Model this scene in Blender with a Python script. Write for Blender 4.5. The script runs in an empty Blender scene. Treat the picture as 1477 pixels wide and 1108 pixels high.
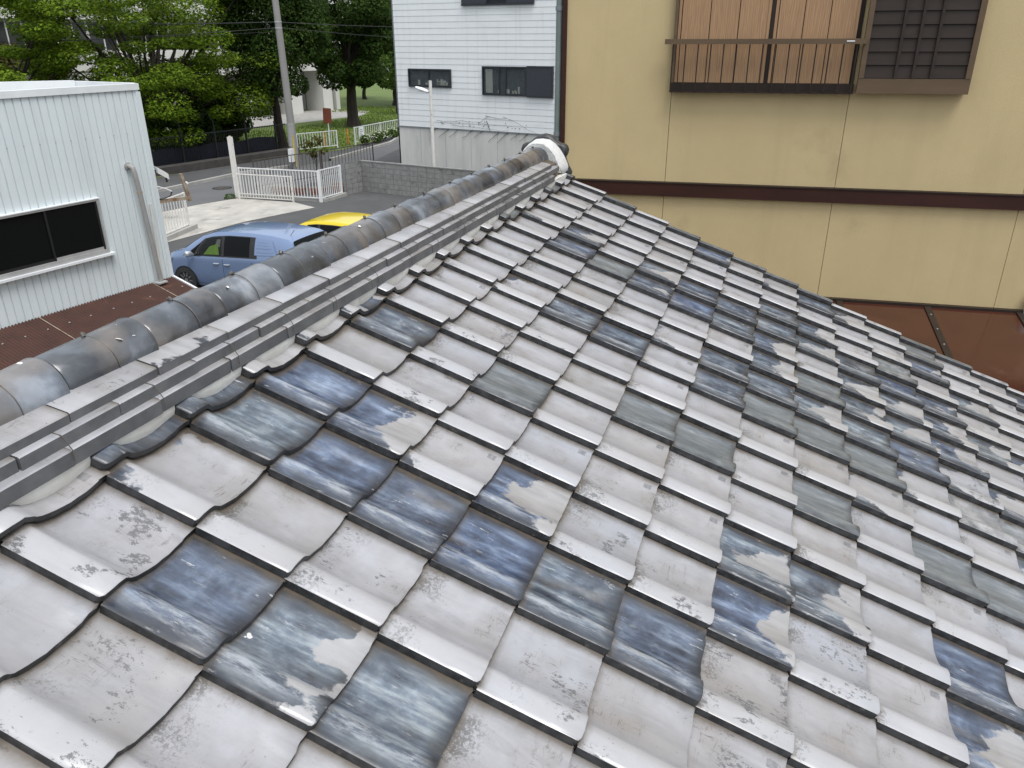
import bpy, bmesh, math, random
from mathutils import Vector, Matrix
random.seed(7)
R = math.radians
sc = bpy.context.scene
COL = sc.collection

# ------------------------------------------------------------------ camera
cam_d = bpy.data.cameras.new('camera')
cam = bpy.data.objects.new('camera', cam_d)
COL.objects.link(cam)
right = Vector((0.32078, -0.94715, -0.00385))
down = Vector((-0.38591, -0.12698, -0.91375))
fwd = Vector((0.86497, 0.29460, -0.40625))
m = Matrix((right, -down, -fwd)).transposed().to_4x4()
m.translation = (-0.849, -1.096, 5.8)
cam.matrix_world = m
cam_d.sensor_width = 36.0
cam_d.lens = 36.0 * 1128.7 / 1477.0
cam_d.clip_start = 0.05
cam_d.clip_end = 1500
sc.camera = cam

# ------------------------------------------------------------------ sky (bright overcast) and sun
W = bpy.data.worlds.new('World')
sc.world = W
W.use_nodes = True
wn, wl = W.node_tree.nodes, W.node_tree.links
wn.clear()
sky = wn.new('ShaderNodeTexSky')
sky.sky_type = 'NISHITA'
sky.sun_disc = False
SUN_EL, SUN_AZ = R(66), R(232)      # azimuth of the sun seen from the origin, from +X towards +Y
sky.sun_elevation = SUN_EL
sky.sun_rotation = R(90) - SUN_AZ
sky.air_density = 1.0
sky.dust_density = 1.0
hs = wn.new('ShaderNodeHueSaturation')
hs.inputs['Saturation'].default_value = 0.5
bgn = wn.new('ShaderNodeBackground')
bgn.inputs['Strength'].default_value = 0.05
wl.new(sky.outputs[0], hs.inputs['Color'])
wl.new(hs.outputs[0], bgn.inputs['Color'])
# cloud layer: standard overcast sky, three times brighter overhead than at the horizon
tcw = wn.new('ShaderNodeTexCoord')
sepw = wn.new('ShaderNodeSeparateXYZ')
wl.new(tcw.outputs['Generated'], sepw.inputs[0])
mz = wn.new('ShaderNodeMath'); mz.operation = 'MAXIMUM'; mz.inputs[1].default_value = 0.0
wl.new(sepw.outputs[2], mz.inputs[0])
ov = wn.new('ShaderNodeMath'); ov.operation = 'MULTIPLY_ADD'
ov.inputs[1].default_value = 0.667; ov.inputs[2].default_value = 0.333
wl.new(mz.outputs[0], ov.inputs[0])
bgc = wn.new('ShaderNodeBackground')
bgc.inputs['Color'].default_value = (0.93, 0.97, 1.0, 1)
gain = wn.new('ShaderNodeMath'); gain.operation = 'MULTIPLY'
gain.inputs[1].default_value = 0.72
wl.new(ov.outputs[0], gain.inputs[0])
wl.new(gain.outputs[0], bgc.inputs['Strength'])
addw = wn.new('ShaderNodeAddShader')
wl.new(bgn.outputs[0], addw.inputs[0]); wl.new(bgc.outputs[0], addw.inputs[1])
out = wn.new('ShaderNodeOutputWorld')
wl.new(addw.outputs[0], out.inputs['Surface'])
sun_d = bpy.data.lights.new('sun', 'SUN')
sun_d.energy = 1.5
sun_d.angle = R(30)
sun_d.color = (1.0, 0.97, 0.93)
sun = bpy.data.objects.new('sun', sun_d)
COL.objects.link(sun)
sd = Vector((math.cos(SUN_EL) * math.cos(SUN_AZ), math.cos(SUN_EL) * math.sin(SUN_AZ), math.sin(SUN_EL)))
sun.rotation_euler = sd.to_track_quat('Z', 'Y').to_euler()
sun.location = (0, 0, 40)
vs = sc.view_settings
vs.view_transform = 'Standard'
vs.look = 'None'
vs.exposure = 0.75
vs.gamma = 1.0
vs.use_curve_mapping = False
sc.render.resolution_x, sc.render.resolution_y = 1024, 768


# ------------------------------------------------------------------ material helpers
def lin(r, g, b):
    f = lambda c: ((c / 255 + 0.055) / 1.055) ** 2.4 if c > 10 else c / 255 / 12.92
    return (f(r), f(g), f(b), 1.0)


class NT:
    """small node-graph helper"""
    def __init__(s, name):
        s.m = bpy.data.materials.new(name)
        s.m.use_nodes = True
        s.n, s.l = s.m.node_tree.nodes, s.m.node_tree.links
        s.b = s.n['Principled BSDF']

    def put(s, sock, v):
        if hasattr(v, 'is_linked') or isinstance(v, bpy.types.NodeSocket):
            s.l.new(v, sock)
        elif isinstance(v, (tuple, list)) and len(v) == 3 and sock.type == 'RGBA':
            sock.default_value = (*v, 1)
        else:
            sock.default_value = v

    def co(s, kind='Object', scale=(1, 1, 1), rand=False, rot=(0, 0, 0)):
        t = s.n.new('ShaderNodeTexCoord')
        o = t.outputs[kind]
        if rand:
            oi = s.n.new('ShaderNodeObjectInfo')
            mu = s.n.new('ShaderNodeVectorMath'); mu.operation = 'SCALE'
            mu.inputs[0].default_value = (37.3, 91.7, 53.1)
            s.l.new(oi.outputs['Random'], mu.inputs['Scale'])
            ad = s.n.new('ShaderNodeVectorMath'); ad.operation = 'ADD'
            s.l.new(o, ad.inputs[0]); s.l.new(mu.outputs[0], ad.inputs[1])
            o = ad.outputs[0]
        mp = s.n.new('ShaderNodeMapping')
        mp.inputs['Scale'].default_value = scale
        mp.inputs['Rotation'].default_value = rot
        s.l.new(o, mp.inputs[0])
        return mp.outputs[0]

    def noise(s, co, scale, detail=4, rough=0.55, dist=0.0):
        t = s.n.new('ShaderNodeTexNoise')
        s.l.new(co, t.inputs['Vector'])
        t.inputs['Scale'].default_value = scale
        t.inputs['Detail'].default_value = detail
        t.inputs['Roughness'].default_value = rough
        t.inputs['Distortion'].default_value = dist
        return t.outputs['Fac']

    def ramp(s, fac, stops, mode='LINEAR'):
        r = s.n.new('ShaderNodeValToRGB')
        r.color_ramp.interpolation = mode
        e = r.color_ramp.elements
        while len(e) < len(stops):
            e.new(0.5)
        for k, (p, c) in enumerate(stops):
            e[k].position = p
            e[k].color = (c, c, c, 1) if isinstance(c, (int, float)) else ((*c, 1) if len(c) == 3 else c)
        s.l.new(fac, r.inputs['Fac'])
        return r.outputs['Color']

    def mix(s, fac, a, b, mode='MIX'):
        x = s.n.new('ShaderNodeMix')
        x.data_type = 'RGBA'
        x.blend_type = mode
        s.put(x.inputs[0], fac); s.put(x.inputs[6], a); s.put(x.inputs[7], b)
        return x.outputs[2]

    def math(s, op, a, b=0.0, c=None, clamp=False):
        x = s.n.new('ShaderNodeMath')
        x.operation = op
        x.use_clamp = clamp
        s.put(x.inputs[0], a); s.put(x.inputs[1], b)
        if c is not None:
            s.put(x.inputs[2], c)
        return x.outputs[0]

    def bump(s, h, strength=0.3, dist=0.01):
        x = s.n.new('ShaderNodeBump')
        x.inputs['Strength'].default_value = strength
        x.inputs['Distance'].default_value = dist
        s.l.new(h, x.inputs['Height'])
        s.l.new(x.outputs[0], s.b.inputs['Normal'])

    def fin(s, col=None, rough=None, spec=None, metal=None):
        if col is not None: s.put(s.b.inputs['Base Color'], col)
        if rough is not None: s.put(s.b.inputs['Roughness'], rough)
        if spec is not None: s.put(s.b.inputs['Specular IOR Level'], spec)
        if metal is not None: s.put(s.b.inputs['Metallic'], metal)
        return s.m


def pm(name, c1, c2=None, rough=0.6, scale=4.0, stretch=(1, 1, 1), bump=0.0, bscale=60, bdist=0.005,
       lo=0.35, hi=0.7, dirt=None, dirt_scale=1.2, dirt_lo=0.55, metal=0.0, spec=0.5, rand=False, streak=0.0):
    """base colour with uneven second colour, optional stains and fine relief"""
    t = NT(name)
    co = t.co('Object', stretch, rand)
    c2 = c2 or tuple(x * 0.8 for x in c1[:3])
    f = t.ramp(t.noise(co, scale, 6, 0.6), [(lo, 0.0), (hi, 1.0)])
    col = t.mix(f, tuple(c1[:3]), tuple(c2[:3]))
    if dirt:
        d = t.ramp(t.noise(co, dirt_scale, 8, 0.65), [(dirt_lo, 0.0), (dirt_lo + 0.15, 1.0)])
        col = t.mix(d, col, tuple(dirt[:3]))
    if streak:                                                    # rain runs
        r_ = t.ramp(t.noise(t.co('Object', (1, 1, 0.07)), 5.5, 7, 0.6), [(0.52, 0.0), (0.80, streak)])
        col = t.mix(r_, col, tuple(x * 0.45 for x in c1[:3]))
    if bump:
        t.bump(t.noise(t.co('Object'), bscale, 3), bump, bdist)
    return t.fin(col, rough, spec, metal)


# ------------------------------------------------------------------ mesh builder
class MB:
    def __init__(s):
        s.v, s.f, s.mi = [], [], []

    def add(s, vs, fs, mi=0):
        o = len(s.v)
        s.v += [tuple(p) for p in vs]
        s.f += [tuple(o + k for k in q) for q in fs]
        s.mi += [mi] * len(fs)
        return s

    def box(s, x0, x1, y0, y1, z0, z1, mi=0):
        x0, x1 = min(x0, x1), max(x0, x1); y0, y1 = min(y0, y1), max(y0, y1); z0, z1 = min(z0, z1), max(z0, z1)
        return s.hexa([(x0, y0, z0), (x1, y0, z0), (x1, y1, z0), (x0, y1, z0),
                       (x0, y0, z1), (x1, y0, z1), (x1, y1, z1), (x0, y1, z1)], mi)

    def hexa(s, p, mi=0):
        return s.add(p, [(3, 2, 1, 0), (4, 5, 6, 7), (0, 1, 5, 4), (1, 2, 6, 5), (2, 3, 7, 6), (3, 0, 4, 7)], mi)

    def tube(s, pts, r, n=8, mi=0, cap=True):
        pts = [Vector(p) for p in pts]
        rs = r if isinstance(r, (list, tuple)) else [r] * len(pts)
        vs, fs = [], []
        prev = None
        for k, p in enumerate(pts):
            d = (pts[min(k + 1, len(pts) - 1)] - pts[max(k - 1, 0)])
            d.normalize()
            if prev is None:
                a = d.orthogonal().normalized()
            else:
                a = (prev - d * prev.dot(d)).normalized()
            prev = a
            b = d.cross(a)
            for q in range(n):
                t = 2 * math.pi * q / n
                vs.append(p + (a * math.cos(t) + b * math.sin(t)) * rs[k])
        for k in range(len(pts) - 1):
            for q in range(n):
                fs.append((k * n + q, k * n + (q + 1) % n, (k + 1) * n + (q + 1) % n, (k + 1) * n + q))
        if cap:
            fs.append(tuple(range(n - 1, -1, -1)))
            fs.append(tuple((len(pts) - 1) * n + q for q in range(n)))
        return s.add(vs, fs, mi)

    def prism(s, poly, f0, f1, mi=0):
        """poly: 2-D points; f0/f1 map a 2-D point to 3-D on either side"""
        n = len(poly)
        vs = [f0(*p) for p in poly] + [f1(*p) for p in poly]
        fs = [tuple(range(n - 1, -1, -1)), tuple(range(n, 2 * n))]
        fs += [(k, (k + 1) % n, n + (k + 1) % n, n + k) for k in range(n)]
        return s.add(vs, fs, mi)

    def grid(s, rows, mi=0, close=False):
        n = len(rows[0])
        vs = [p for r in rows for p in r]
        fs = []
        for k in range(len(rows) - 1):
            for q in range(n if close else n - 1):
                fs.append((k * n + q, k * n + (q + 1) % n, (k + 1) * n + (q + 1) % n, (k + 1) * n + q))
        return s.add(vs, fs, mi)

    def mesh(s, name, mats, sharp=38, smooth=True):
        me = bpy.data.meshes.new(name)
        me.from_pydata(s.v, [], s.f)
        for x in (mats if isinstance(mats, (list, tuple)) else [mats]):
            me.materials.append(x)
        me.polygons.foreach_set('material_index', s.mi)
        bm = bmesh.new()
        bm.from_mesh(me)
        bmesh.ops.recalc_face_normals(bm, faces=bm.faces)
        if smooth:
            th = R(sharp)
            for f in bm.faces:
                f.smooth = True
            for e in bm.edges:
                e.smooth = len(e.link_faces) == 2 and e.calc_face_angle(3.2) < th
        bm.to_mesh(me)
        bm.free()
        return me

    def build(s, name, mats, parent=None, loc=(0, 0, 0), rot=(0, 0, 0), sharp=38, smooth=True):
        return obj(name, s.mesh(name, mats, sharp, smooth), parent, loc, rot)


def obj(name, me, parent=None, loc=(0, 0, 0), rot=(0, 0, 0)):
    o = bpy.data.objects.new(name, me)
    COL.objects.link(o)
    o.location = loc
    o.rotation_euler = rot
    if parent:
        o.parent = parent
    return o


def tag(o, label=None, cat=None, group=None, kind=None):
    if label: o['label'] = label
    if cat: o['category'] = cat
    if group: o['group'] = group
    if kind: o['kind'] = kind
    return o


def thing(name, label, cat, loc=(0, 0, 0), rz=0.0, group=None):
    o = bpy.data.objects.new(name, None)
    o.empty_display_size = 0.3
    COL.objects.link(o)
    o.location = loc
    o.rotation_euler = (0, 0, rz)
    return tag(o, label, cat, group)


def box(name, mat, parent, x0, x1, y0, y1, z0, z1):
    return MB().box(x0, x1, y0, y1, z0, z1).build(name, mat, parent, smooth=False)


# ------------------------------------------------------------------ materials
def tile_material(name='smoked_roof_tile', plain=False):
    """smoked silver clay tile; object colour R = blue firing, G = slate, B = wear"""
    t = NT(name)
    oi = t.n.new('ShaderNodeObjectInfo')
    sp = t.n.new('ShaderNodeSeparateColor')
    t.l.new(oi.outputs['Color'], sp.inputs[0])
    bl, sl, we = sp.outputs[0], sp.outputs[1], sp.outputs[2]
    tc = t.n.new('ShaderNodeTexCoord')
    xyz = t.n.new('ShaderNodeSeparateXYZ')
    t.l.new(tc.outputs['Object'], xyz.inputs[0])
    u = t.math('MULTIPLY', xyz.outputs[0], 1 / 0.265)             # 0 at the roll edge, 1 at the far side
    v = t.math('MULTIPLY', xyz.outputs[1], 1 / 0.2289)            # 0 at the low edge
    if plain:                                                     # joined field: no single tile to measure from
        u = t.math('ADD', t.math('MULTIPLY', u, 0.0), 0.5)
        v = t.math('ADD', t.math('MULTIPLY', v, 0.0), 0.5)
    co = t.co('Object', (1, 1, 1), True)
    st = t.co('Object', (1, 0.16, 1), True, (0, 0, R(3)))         # drawn out down the slope
    sk = t.co('Object', (0.30, 1.6, 1), True, (0, 0, R(28)))      # wiping marks across
    sk2 = t.co('Object', (1.7, 0.25, 1), True, (0, 0, R(-25)))
    big = t.noise(co, 5.0, 3, 0.5)
    mid = t.noise(co, 16, 7, 0.62)
    fine = t.noise(co, 85, 6, 0.7)
    strk = t.noise(st, 30, 7, 0.60, 0.1)
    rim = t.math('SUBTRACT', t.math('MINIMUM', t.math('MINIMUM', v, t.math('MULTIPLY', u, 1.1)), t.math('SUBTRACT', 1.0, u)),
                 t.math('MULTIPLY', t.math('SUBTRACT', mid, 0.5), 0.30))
    # ---- silver
    silver = t.mix(t.ramp(mid, [(0.3, 0.0), (0.75, 1.0)]), (0.368, 0.37, 0.388), (0.29, 0.29, 0.303))
    silver = t.mix(t.math('MULTIPLY', t.ramp(big, [(0.45, 0.0), (0.70, 1.0)]), 0.45), silver, (0.27, 0.247, 0.228))
    vr = t.ramp(oi.outputs['Random'], [(0.0, (0.80, 0.78, 0.75)), (0.3, (1.0, 0.99, 1.0)), (0.6, (0.90, 0.91, 0.94)), (0.8, (1.06, 1.05, 1.06)), (1.0, (0.88, 0.85, 0.82))])
    silver = t.mix(1.0, silver, vr, 'MULTIPLY')
    wash = t.ramp(t.noise(st, 20, 8, 0.7, 0.8), [(0.42, 0.0), (0.62, 0.5)])
    silver = t.mix(t.math('MULTIPLY', wash, t.ramp(t.noise(co, 7.5, 2), [(0.4, 0.2), (0.62, 1.0)])), silver, (0.20, 0.197, 0.20))
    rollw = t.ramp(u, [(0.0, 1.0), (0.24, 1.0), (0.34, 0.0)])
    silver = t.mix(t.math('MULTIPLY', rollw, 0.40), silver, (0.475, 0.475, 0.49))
    # fine scratches and rubbed dirt in the pan
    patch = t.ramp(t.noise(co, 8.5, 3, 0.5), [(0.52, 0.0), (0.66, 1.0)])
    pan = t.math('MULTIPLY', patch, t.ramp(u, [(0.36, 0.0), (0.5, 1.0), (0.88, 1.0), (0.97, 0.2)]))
    s1 = t.ramp(t.noise(sk, 60, 9, 0.8, 1.0), [(0.56, 0.0), (0.60, 1.0)])
    s2 = t.ramp(t.noise(sk2, 60, 9, 0.8, 1.0), [(0.57, 0.0), (0.61, 1.0)])
    scr = t.math('MULTIPLY', t.math('MAXIMUM', s1, s2), t.math('MULTIPLY', pan, t.math('ADD', 0.55, t.math('MULTIPLY', we, 0.4))))
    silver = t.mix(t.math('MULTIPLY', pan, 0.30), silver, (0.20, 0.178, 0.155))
    silver = t.mix(scr, silver, (0.085, 0.074, 0.06))
    # soot under the lap of the tile above, breaking up into specks
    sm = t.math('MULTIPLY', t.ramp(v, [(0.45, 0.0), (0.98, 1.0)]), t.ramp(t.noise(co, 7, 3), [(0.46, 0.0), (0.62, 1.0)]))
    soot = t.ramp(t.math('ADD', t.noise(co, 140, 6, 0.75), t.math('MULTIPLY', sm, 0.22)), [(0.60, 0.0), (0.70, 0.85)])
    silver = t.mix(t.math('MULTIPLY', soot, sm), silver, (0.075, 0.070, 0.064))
    # the maker's dull square stamp near the low corner of some tiles
    sq = t.math('MULTIPLY', t.math('COMPARE', u, 0.885, 0.038), t.math('COMPARE', v, 0.15, 0.055))
    sq = t.math('MULTIPLY', sq, t.math('GREATER_THAN', oi.outputs['Random'], 0.62))
    silver = t.mix(t.math('MULTIPLY', sq, t.ramp(fine, [(0.35, 0.3), (0.6, 0.8)])), silver, (0.12, 0.12, 0.125))
    # flakes of bare grey clay, crisp edged
    thr = t.math('MULTIPLY', t.ramp(t.noise(co, 10.5, 2, 0.5), [(0.50, 0.0), (0.64, 1.0)]), t.ramp(we, [(0.45, 0.0), (1.0, 1.0)]))
    fl = t.math('ADD', t.noise(t.co('Object', (1, 0.55, 1), True, (0, 0, R(12))), 95, 10, 0.8), t.math('MULTIPLY', thr, 0.17))
    flake = t.ramp(fl, [(0.635, 0.0), (0.66, 1.0)])
    flake = t.math('MULTIPLY', flake, t.ramp(thr, [(0.05, 0.0), (0.2, 1.0)]))
    silver = t.mix(t.math('MULTIPLY', flake, 0.9), silver, t.mix(fine, (0.06, 0.06, 0.065), (0.15, 0.15, 0.155)))
    pit = t.ramp(t.noise(t.co('Object', (1, 0.6, 1), True, (0, 0, R(-20))), 150, 3, 0.6), [(0.70, 0.0), (0.725, 1.0)])
    silver = t.mix(t.math('MULTIPLY', pit, 0.65), silver, (0.10, 0.10, 0.10))
    # ---- blue firing: indigo ground, steel-blue bloom, rubbed pale streaks, tan stains
    b1 = t.ramp(strk, [(0.36, (0.016, 0.019, 0.027)), (0.47, (0.055, 0.067, 0.092)), (0.56, (0.125, 0.150, 0.190)),
                       (0.65, (0.30, 0.33, 0.36)), (0.76, (0.46, 0.48, 0.49))])
    b2 = t.ramp(mid, [(0.36, (0.022, 0.026, 0.035)), (0.52, (0.090, 0.110, 0.145)), (0.66, (0.25, 0.285, 0.325))])
    blue = t.mix(0.45, b1, b2)
    hue = t.ramp(oi.outputs['Random'], [(0.0, (0.80, 0.92, 1.18)), (0.35, (1.0, 1.0, 1.0)), (0.6, (1.2, 1.22, 1.16)), (0.8, (0.75, 0.80, 0.90)), (1.0, (1.4, 1.38, 1.3))])
    blue = t.mix(1.0, blue, hue, 'MULTIPLY')
    tan = t.ramp(t.noise(t.co('Object', (1, 0.4, 1), True), 9, 6, 0.6), [(0.54, 0.0), (0.72, 0.5)])
    blue = t.mix(t.math('MULTIPLY', tan, t.ramp(u, [(0.35, 0.15), (0.6, 1.0)])), blue, (0.25, 0.232, 0.208))
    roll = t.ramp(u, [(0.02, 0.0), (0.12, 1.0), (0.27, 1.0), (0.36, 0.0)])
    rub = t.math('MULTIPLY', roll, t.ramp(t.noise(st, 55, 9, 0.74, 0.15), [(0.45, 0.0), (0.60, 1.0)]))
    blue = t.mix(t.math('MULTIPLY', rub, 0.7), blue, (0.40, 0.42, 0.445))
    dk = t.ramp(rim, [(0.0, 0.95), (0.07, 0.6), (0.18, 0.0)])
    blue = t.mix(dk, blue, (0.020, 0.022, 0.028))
    chip = t.math('MULTIPLY', t.ramp(t.noise(st, 90, 9, 0.78), [(0.585, 0.0), (0.62, 1.0)]), t.ramp(t.noise(co, 12, 2), [(0.5, 0.0), (0.62, 0.85)]))
    blue = t.mix(chip, blue, (0.46, 0.465, 0.475))
    bmask = t.math('ADD', t.math('MULTIPLY', t.noise(t.co('Object', (1, 0.6, 1), True, (0, 0, R(20))), 6.0, 9, 0.56), 0.9), t.math('MULTIPLY', bl, 0.62))
    bmask = t.math('ADD', bmask, t.math('MULTIPLY', t.math('SUBTRACT', 0.13, t.math('MINIMUM', rim, 0.30)), 0.55))
    half = t.math('LESS_THAN', bl, 0.62)
    bmask = t.math('ADD', bmask, t.math('MULTIPLY', t.math('MULTIPLY', t.math('SUBTRACT', v, 0.52), 0.42), half))
    bmask = t.ramp(bmask, [(0.655, 0.0), (0.675, 1.0)])
    silver = t.mix(t.math('MULTIPLY', t.math('GREATER_THAN', bl, 0.28), 0.65), silver, t.mix(t.ramp(strk, [(0.35, 0.0), (0.6, 1.0)]), (0.25, 0.24, 0.235), (0.36, 0.353, 0.352)))
    bmask = t.math('MULTIPLY', bmask, t.math('GREATER_THAN', bl, 0.02))
    # ---- slate
    slate = t.ramp(t.noise(st, 38, 9, 0.7, 0.5), [(0.3, (0.080, 0.090, 0.097)), (0.5, (0.135, 0.148, 0.158)), (0.62, (0.19, 0.205, 0.215)), (0.75, (0.33, 0.345, 0.355))])
    slate = t.mix(t.math('MULTIPLY', pit, 0.5), slate, (0.4, 0.41, 0.42))
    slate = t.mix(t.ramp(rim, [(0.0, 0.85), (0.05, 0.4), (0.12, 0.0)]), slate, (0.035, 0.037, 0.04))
    smask = t.math('ADD', t.math('MULTIPLY', sl, 1.05), t.math('MULTIPLY', mid, 0.45))
    smask = t.ramp(smask, [(0.62, 0.0), (0.78, 1.0)])
    col = t.mix(smask, t.mix(bmask, silver, blue), slate)
    # grime washed down the slope, and a brown tide line by the joints
    g = t.ramp(t.noise(st, 14, 6, 0.6), [(0.56, 0.0), (0.85, 0.4)])
    col = t.mix(g, col, (0.14, 0.13, 0.12))
    joint = t.ramp(t.math('SUBTRACT', t.math('MINIMUM', t.math('SUBTRACT', 1.0, u), t.math('SUBTRACT', 1.02, v)), t.math('MULTIPLY', t.math('SUBTRACT', mid, 0.45), 0.12)),
                   [(0.0, 0.8), (0.035, 0.35), (0.09, 0.0)])
    col = t.mix(joint, col, (0.12, 0.097, 0.072))
    rough = t.math('ADD', t.ramp(mid, [(0.3, 0.26), (0.7, 0.42)]), t.math('MULTIPLY', flake, 0.25))
    t.bump(t.math('ADD', t.math('MULTIPLY', fine, 0.35), mid), 0.12, 0.004)
    return t.fin(col, rough, 0.75, 0.10)


M = {}
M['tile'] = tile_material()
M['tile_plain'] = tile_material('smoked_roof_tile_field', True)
M['tile_edge'] = pm('tile_edge_clay', (0.046, 0.047, 0.050), (0.018, 0.019, 0.021), 0.5, 30, lo=0.4, hi=0.6, dirt=(0.11, 0.10, 0.088), dirt_scale=38, dirt_lo=0.60, bump=0.2, bscale=120, rand=True)
M['noshi_face'] = pm('ridge_tile_face', (0.125, 0.126, 0.13), (0.07, 0.072, 0.076), 0.5, 12, bump=0.15, bscale=90, rand=True)


def cap_material():
    t = NT('ridge_cap_clay')
    oi = t.n.new('ShaderNodeObjectInfo')
    co = t.co('Object', (1, 1, 1), True)
    a = t.noise(co, 5.5, 6, 0.55, 0.3)
    b = t.noise(co, 4.0, 4, 0.5)
    tone = t.ramp(oi.outputs['Random'], [(0.0, (0.8, 0.8, 0.8)), (0.3, (1.3, 1.25, 1.2)), (0.55, (0.65, 0.68, 0.72)), (0.8, (1.1, 1.12, 1.15)), (1.0, (0.9, 0.86, 0.82))])
    col = t.ramp(a, [(0.34, (0.018, 0.020, 0.024)), (0.47, (0.050, 0.056, 0.066)), (0.58, (0.10, 0.113, 0.132)), (0.70, (0.26, 0.285, 0.32))])
    br = t.ramp(t.math('ADD', b, t.math('MULTIPLY', t.math('SUBTRACT', oi.outputs['Random'], 0.5), 0.25)), [(0.50, 0.0), (0.62, 0.9)])
    col = t.mix(br, col, t.mix(t.noise(co, 14, 6, 0.6), (0.085, 0.074, 0.067), (0.21, 0.188, 0.172)))
    col = t.mix(1.0, col, tone, 'MULTIPLY')
    wh = t.ramp(t.noise(co, 24, 5, 0.65), [(0.705, 0.0), (0.73, 0.75)])
    col = t.mix(wh, col, (0.45, 0.45, 0.45))
    pit = t.ramp(t.noise(co, 130, 3, 0.6), [(0.68, 0.0), (0.72, 0.5)])
    col = t.mix(pit, col, (0.03, 0.03, 0.03))
    t.bump(t.noise(co, 50, 4), 0.08, 0.003)
    return t.fin(col, t.ramp(a, [(0.3, 0.20), (0.7, 0.33)]), 0.8, 0.1)


M['cap'] = cap_material()
M['plaster'] = pm('lime_plaster', (0.70, 0.69, 0.65), (0.58, 0.56, 0.51), 0.85, 14, bump=0.3, bscale=80, dirt=(0.25, 0.23, 0.2), dirt_scale=9, dirt_lo=0.62)
M['white_plaster'] = pm('white_plaster', (0.60, 0.60, 0.585), (0.47, 0.465, 0.45), 0.85, 16, bump=0.5, bscale=60, bdist=0.01)
M['mortar'] = pm('roof_mortar', (0.115, 0.09, 0.065), (0.07, 0.06, 0.05), 0.9, 20, bump=0.4)
M['wire'] = pm('weathered_wire', (0.10, 0.095, 0.09), (0.16, 0.13, 0.1), 0.5, 20, metal=0.6)
M['black'] = pm('black_rubber', (0.015, 0.015, 0.016), (0.03, 0.03, 0.03), 0.6, 10)
M['stucco'] = pm('ochre_stucco', (0.54, 0.428, 0.235), (0.495, 0.39, 0.212), 0.9, 1.6, bump=0.6, bscale=150, bdist=0.004, streak=0.15, dirt=(0.42, 0.335, 0.182), dirt_scale=0.9, dirt_lo=0.58)
M['stucco_core'] = pm('ochre_joint', (0.28, 0.225, 0.12), (0.24, 0.19, 0.10), 0.9, 8)
M['brown_band'] = pm('dark_brown_trim', (0.048, 0.019, 0.014), (0.034, 0.014, 0.011), 0.5, 5, stretch=(0.3, 1, 1), spec=0.2)
M['bronze'] = pm('bronze_metal', (0.125, 0.086, 0.052), (0.10, 0.068, 0.042), 0.5, 8, stretch=(0.2, 1, 1), spec=0.25)
M['dark_bronze'] = pm('dark_bronze_metal', (0.030, 0.021, 0.017), (0.022, 0.016, 0.013), 0.5, 8, spec=0.2)
M['slat'] = pm('shutter_slat', (0.040, 0.030, 0.025), (0.031, 0.024, 0.020), 0.55, 14, stretch=(0.15, 1, 1), spec=0.2)


def wood_material():
    t = NT('shutter_wood_grain')
    co = t.co('Object', (1, 1, 0.14), True)
    w = t.n.new('ShaderNodeTexWave')
    w.wave_type = 'BANDS'; w.bands_direction = 'X'
    t.l.new(co, w.inputs['Vector'])
    w.inputs['Scale'].default_value = 16
    w.inputs['Distortion'].default_value = 9
    w.inputs['Detail'].default_value = 3
    w.inputs['Detail Scale'].default_value = 1.2
    f = t.math('MULTIPLY', w.outputs['Fac'], 0.55)
    col = t.mix(f, (0.40, 0.25, 0.14), (0.275, 0.165, 0.09))
    g = t.noise(t.co('Object', (1, 1, 0.05), True), 90, 4)
    col = t.mix(t.ramp(g, [(0.4, 0.0), (0.8, 0.5)]), col, (0.18, 0.11, 0.07))
    return t.fin(col, 0.6, 0.2)


M['wood'] = wood_material()
M['canopy'] = pm('brown_polycarbonate', (0.058, 0.018, 0.011), (0.042, 0.014, 0.009), 0.12, 2.2, dirt=(0.085, 0.035, 0.025), dirt_scale=1.3, dirt_lo=0.6)
M['greenpipe'] = pm('grey_green_pipe', (0.17, 0.21, 0.2), (0.13, 0.165, 0.155), 0.45, 6)
M['siding'] = pm('pale_siding', (0.78, 0.805, 0.815), (0.735, 0.76, 0.77), 0.45, 1.5, stretch=(0.5, 1, 2.0), dirt=(0.64, 0.665, 0.675), dirt_scale=0.8, streak=0.25, dirt_lo=0.60, rand=True)
M['siding_core'] = pm('siding_joint', (0.42, 0.44, 0.45), (0.36, 0.38, 0.39), 0.7, 4)
M['concrete'] = pm('stained_concrete', (0.62, 0.61, 0.585), (0.50, 0.495, 0.47), 0.85, 1.2, streak=0.4, stretch=(1, 1, 0.25), bump=0.3, dirt=(0.30, 0.295, 0.28), dirt_scale=1.1, dirt_lo=0.6)
M['block'] = pm('concrete_block', (0.27, 0.27, 0.262), (0.19, 0.19, 0.184), 0.9, 5, bump=0.4, rand=True, dirt=(0.085, 0.085, 0.08), dirt_scale=3, dirt_lo=0.56)
M['block_joint'] = pm('block_mortar', (0.085, 0.085, 0.083), (0.06, 0.06, 0.06), 0.9, 6)
M['frame_dark'] = pm('black_window_frame', (0.018, 0.022, 0.03), (0.014, 0.017, 0.024), 0.35, 6)
M['shutter_navy'] = pm('navy_shutter', (0.03, 0.034, 0.045), (0.024, 0.028, 0.038), 0.5, 8)
M['flash'] = pm('grey_flashing', (0.2, 0.22, 0.235), (0.15, 0.165, 0.18), 0.45, 5)
M['shed'] = pm('pale_ribbed_steel', (0.70, 0.76, 0.785), (0.65, 0.71, 0.735), 0.42, 1.8, stretch=(1, 1, 0.3), dirt=(0.52, 0.58, 0.61), dirt_scale=1.5, streak=0.22, dirt_lo=0.6)
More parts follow.
